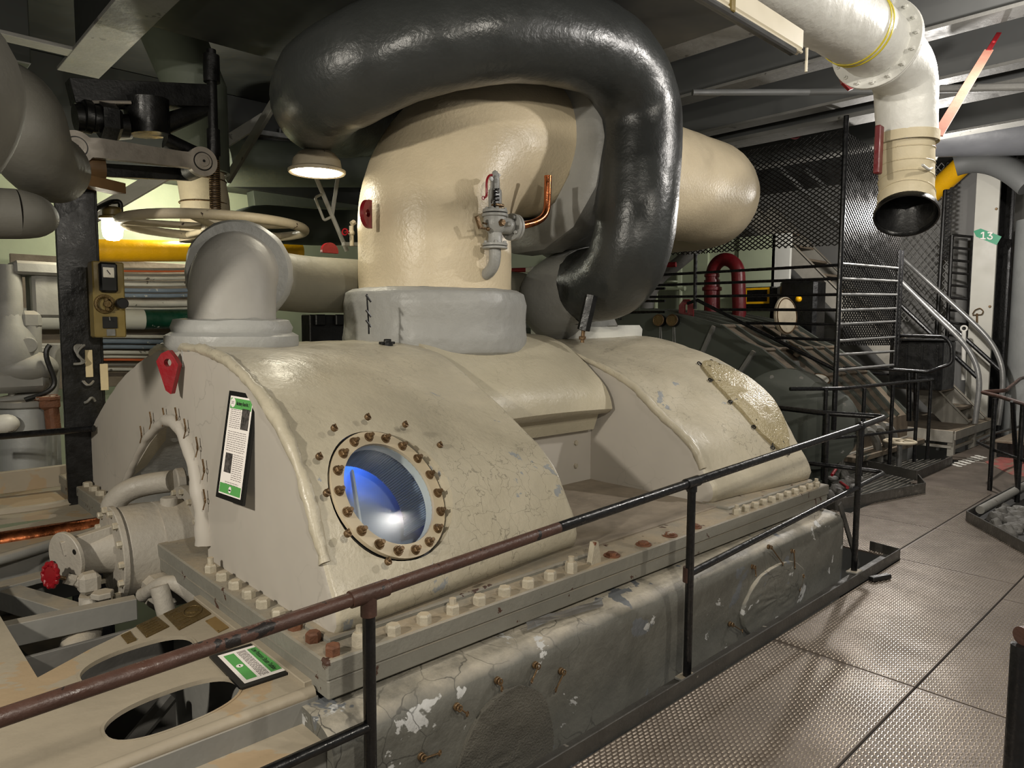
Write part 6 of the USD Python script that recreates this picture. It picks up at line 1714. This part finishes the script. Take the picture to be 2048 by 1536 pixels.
# dim auxiliary machinery at the far left
ym_ = 6.4
def vp(lab, x0, y0, x1, y1, r, mat='frame_grey', yy=ym_):
    solo('machine_pipe', rod(P(x0, y0, y=yy), P(x1, y1, y=yy), r, 14), mat, lab, 'pipe', None, None, 50)


vp('dim grey upright pipe at the very left edge, flaring at its foot', 14, 530, 20, 660, .09)
vp('slim dim pipe standing left of the black column', 68, 560, 75, 800, .015)
vp('pale thin pipe low at the left behind the black rail', 24, 770, 26, 945, .025, 'white_pipe')
vp('second pale thin pipe low at the left, nearer the column', 92, 830, 84, 950, .03, 'silver_lagging')
vp('grey upright pipe close against the black column', 112, 690, 100, 800, .05)
solo('machine_bell', lathe([(0, .28), (.08, .28), (.10, .15), (.16, .05), (.18, -.1), (.14, -.2), (0, -.2)], P(22, 690, y=ym_), (0, 0, 1), 24), 'frame_grey', 'dim grey bell casing at the left edge below the upright pipe', 'casing')
AM = thing('auxiliary_pump', 'dim grey auxiliary pump with blocks and flanges left of the black column', 'pump', P(70, 900, y=ym_))
part(AM, 'upper_block', box(P(95, 590, y=ym_ + .1), (.24, .3, .35), .02), 'frame_grey')
part(AM, 'shelf', box(P(85, 540, y=ym_ + .1), (.42, .4, .10), .02), 'frame_grey')
part(AM, 'valve_body', lump(cat(ball(P(50, 735, y=ym_), (.22, .2, .13), 3), box(P(30, 760, y=ym_), (.4, .3, .18), .05), rod(P(0, 805, y=ym_), P(110, 780, y=ym_), .04, 12)), .006, 8), 'frame_grey', 40)
part(AM, 'gauge_column', cat(rod(P(62, 640, y=ym_), P(62, 720, y=ym_), .07, 14), box(P(60, 640, y=ym_), (.14, .14, .14), .03), disc(P(55, 690, y=ym_ - .1), (0, -1, 0), .06, .05, 16)), 'frame_grey', 30)
part(AM, 'cylinder', lump(rod(P(50, 812, y=ym_), P(52, 960, y=ym_), .17, 24), .004, 6), 'silver_lagging', 40)
part(AM, 'cylinder_top', disc(P(50, 812, y=ym_), (0, 0, 1), .21, .05, 26), 'frame_grey')
part(AM, 'casing_block', box(P(95, 900, y=ym_ + .1), (.16, .2, .55), .03), 'silver_lagging')
solo('rusty_valve', lump(cat(rod(P(100, 790, y=ym_ - .2), P(108, 860, y=ym_ - .2), .05, 12), box(P(98, 805, y=ym_ - .2), (.13, .12, .10), .02), disc(P(95, 800, y=ym_ - .2), (0, 0, 1), .085, .03, 8), rod(P(98, 835, y=ym_ - .2), P(118, 832, y=ym_ - .2), .02, 8)), .004, 20), 'nut_rust', 'rust-brown valve left of the black column', 'valve', None, None, 30)
solo('bright_pipe_glimpse', cat(*[rod(V(-2.94, 8.2, P(40, 690 + 6 * k, y=8.2)[2]), P(120, 689 + 6 * k, y=8.2), .016, 8) for k in range(3)]), 'white_pipe', 'white pipe ends glimpsed between the pump parts at left', 'pipes')
solo('cable', tube(spline([P(100, 690, y=6.2), P(98, 730, y=6.2), P(108, 770, y=6.2), P(80, 790, y=6.2), P(50, 800, y=6.2)], 30), .018, 8), 'machine_dark', 'black cable looping down by the dim pump', 'cable')
solo('hand_rail', rod(P(-60, 878, y=5.8), P(188, 857, y=5.2), .022, 12), 'black_rail', 'black rail running behind the far left of the turbine', 'railing')
solo('white_pump_part', lump(cat(ball(P(10, 848, y=6.2), (.09, .08, .07), 2), rod(P(0, 855, y=6.2), P(18, 850, y=6.2), .05, 10)), .004, 12), 'white_pipe', 'pale rounded pump fitting at the left edge', 'fitting')
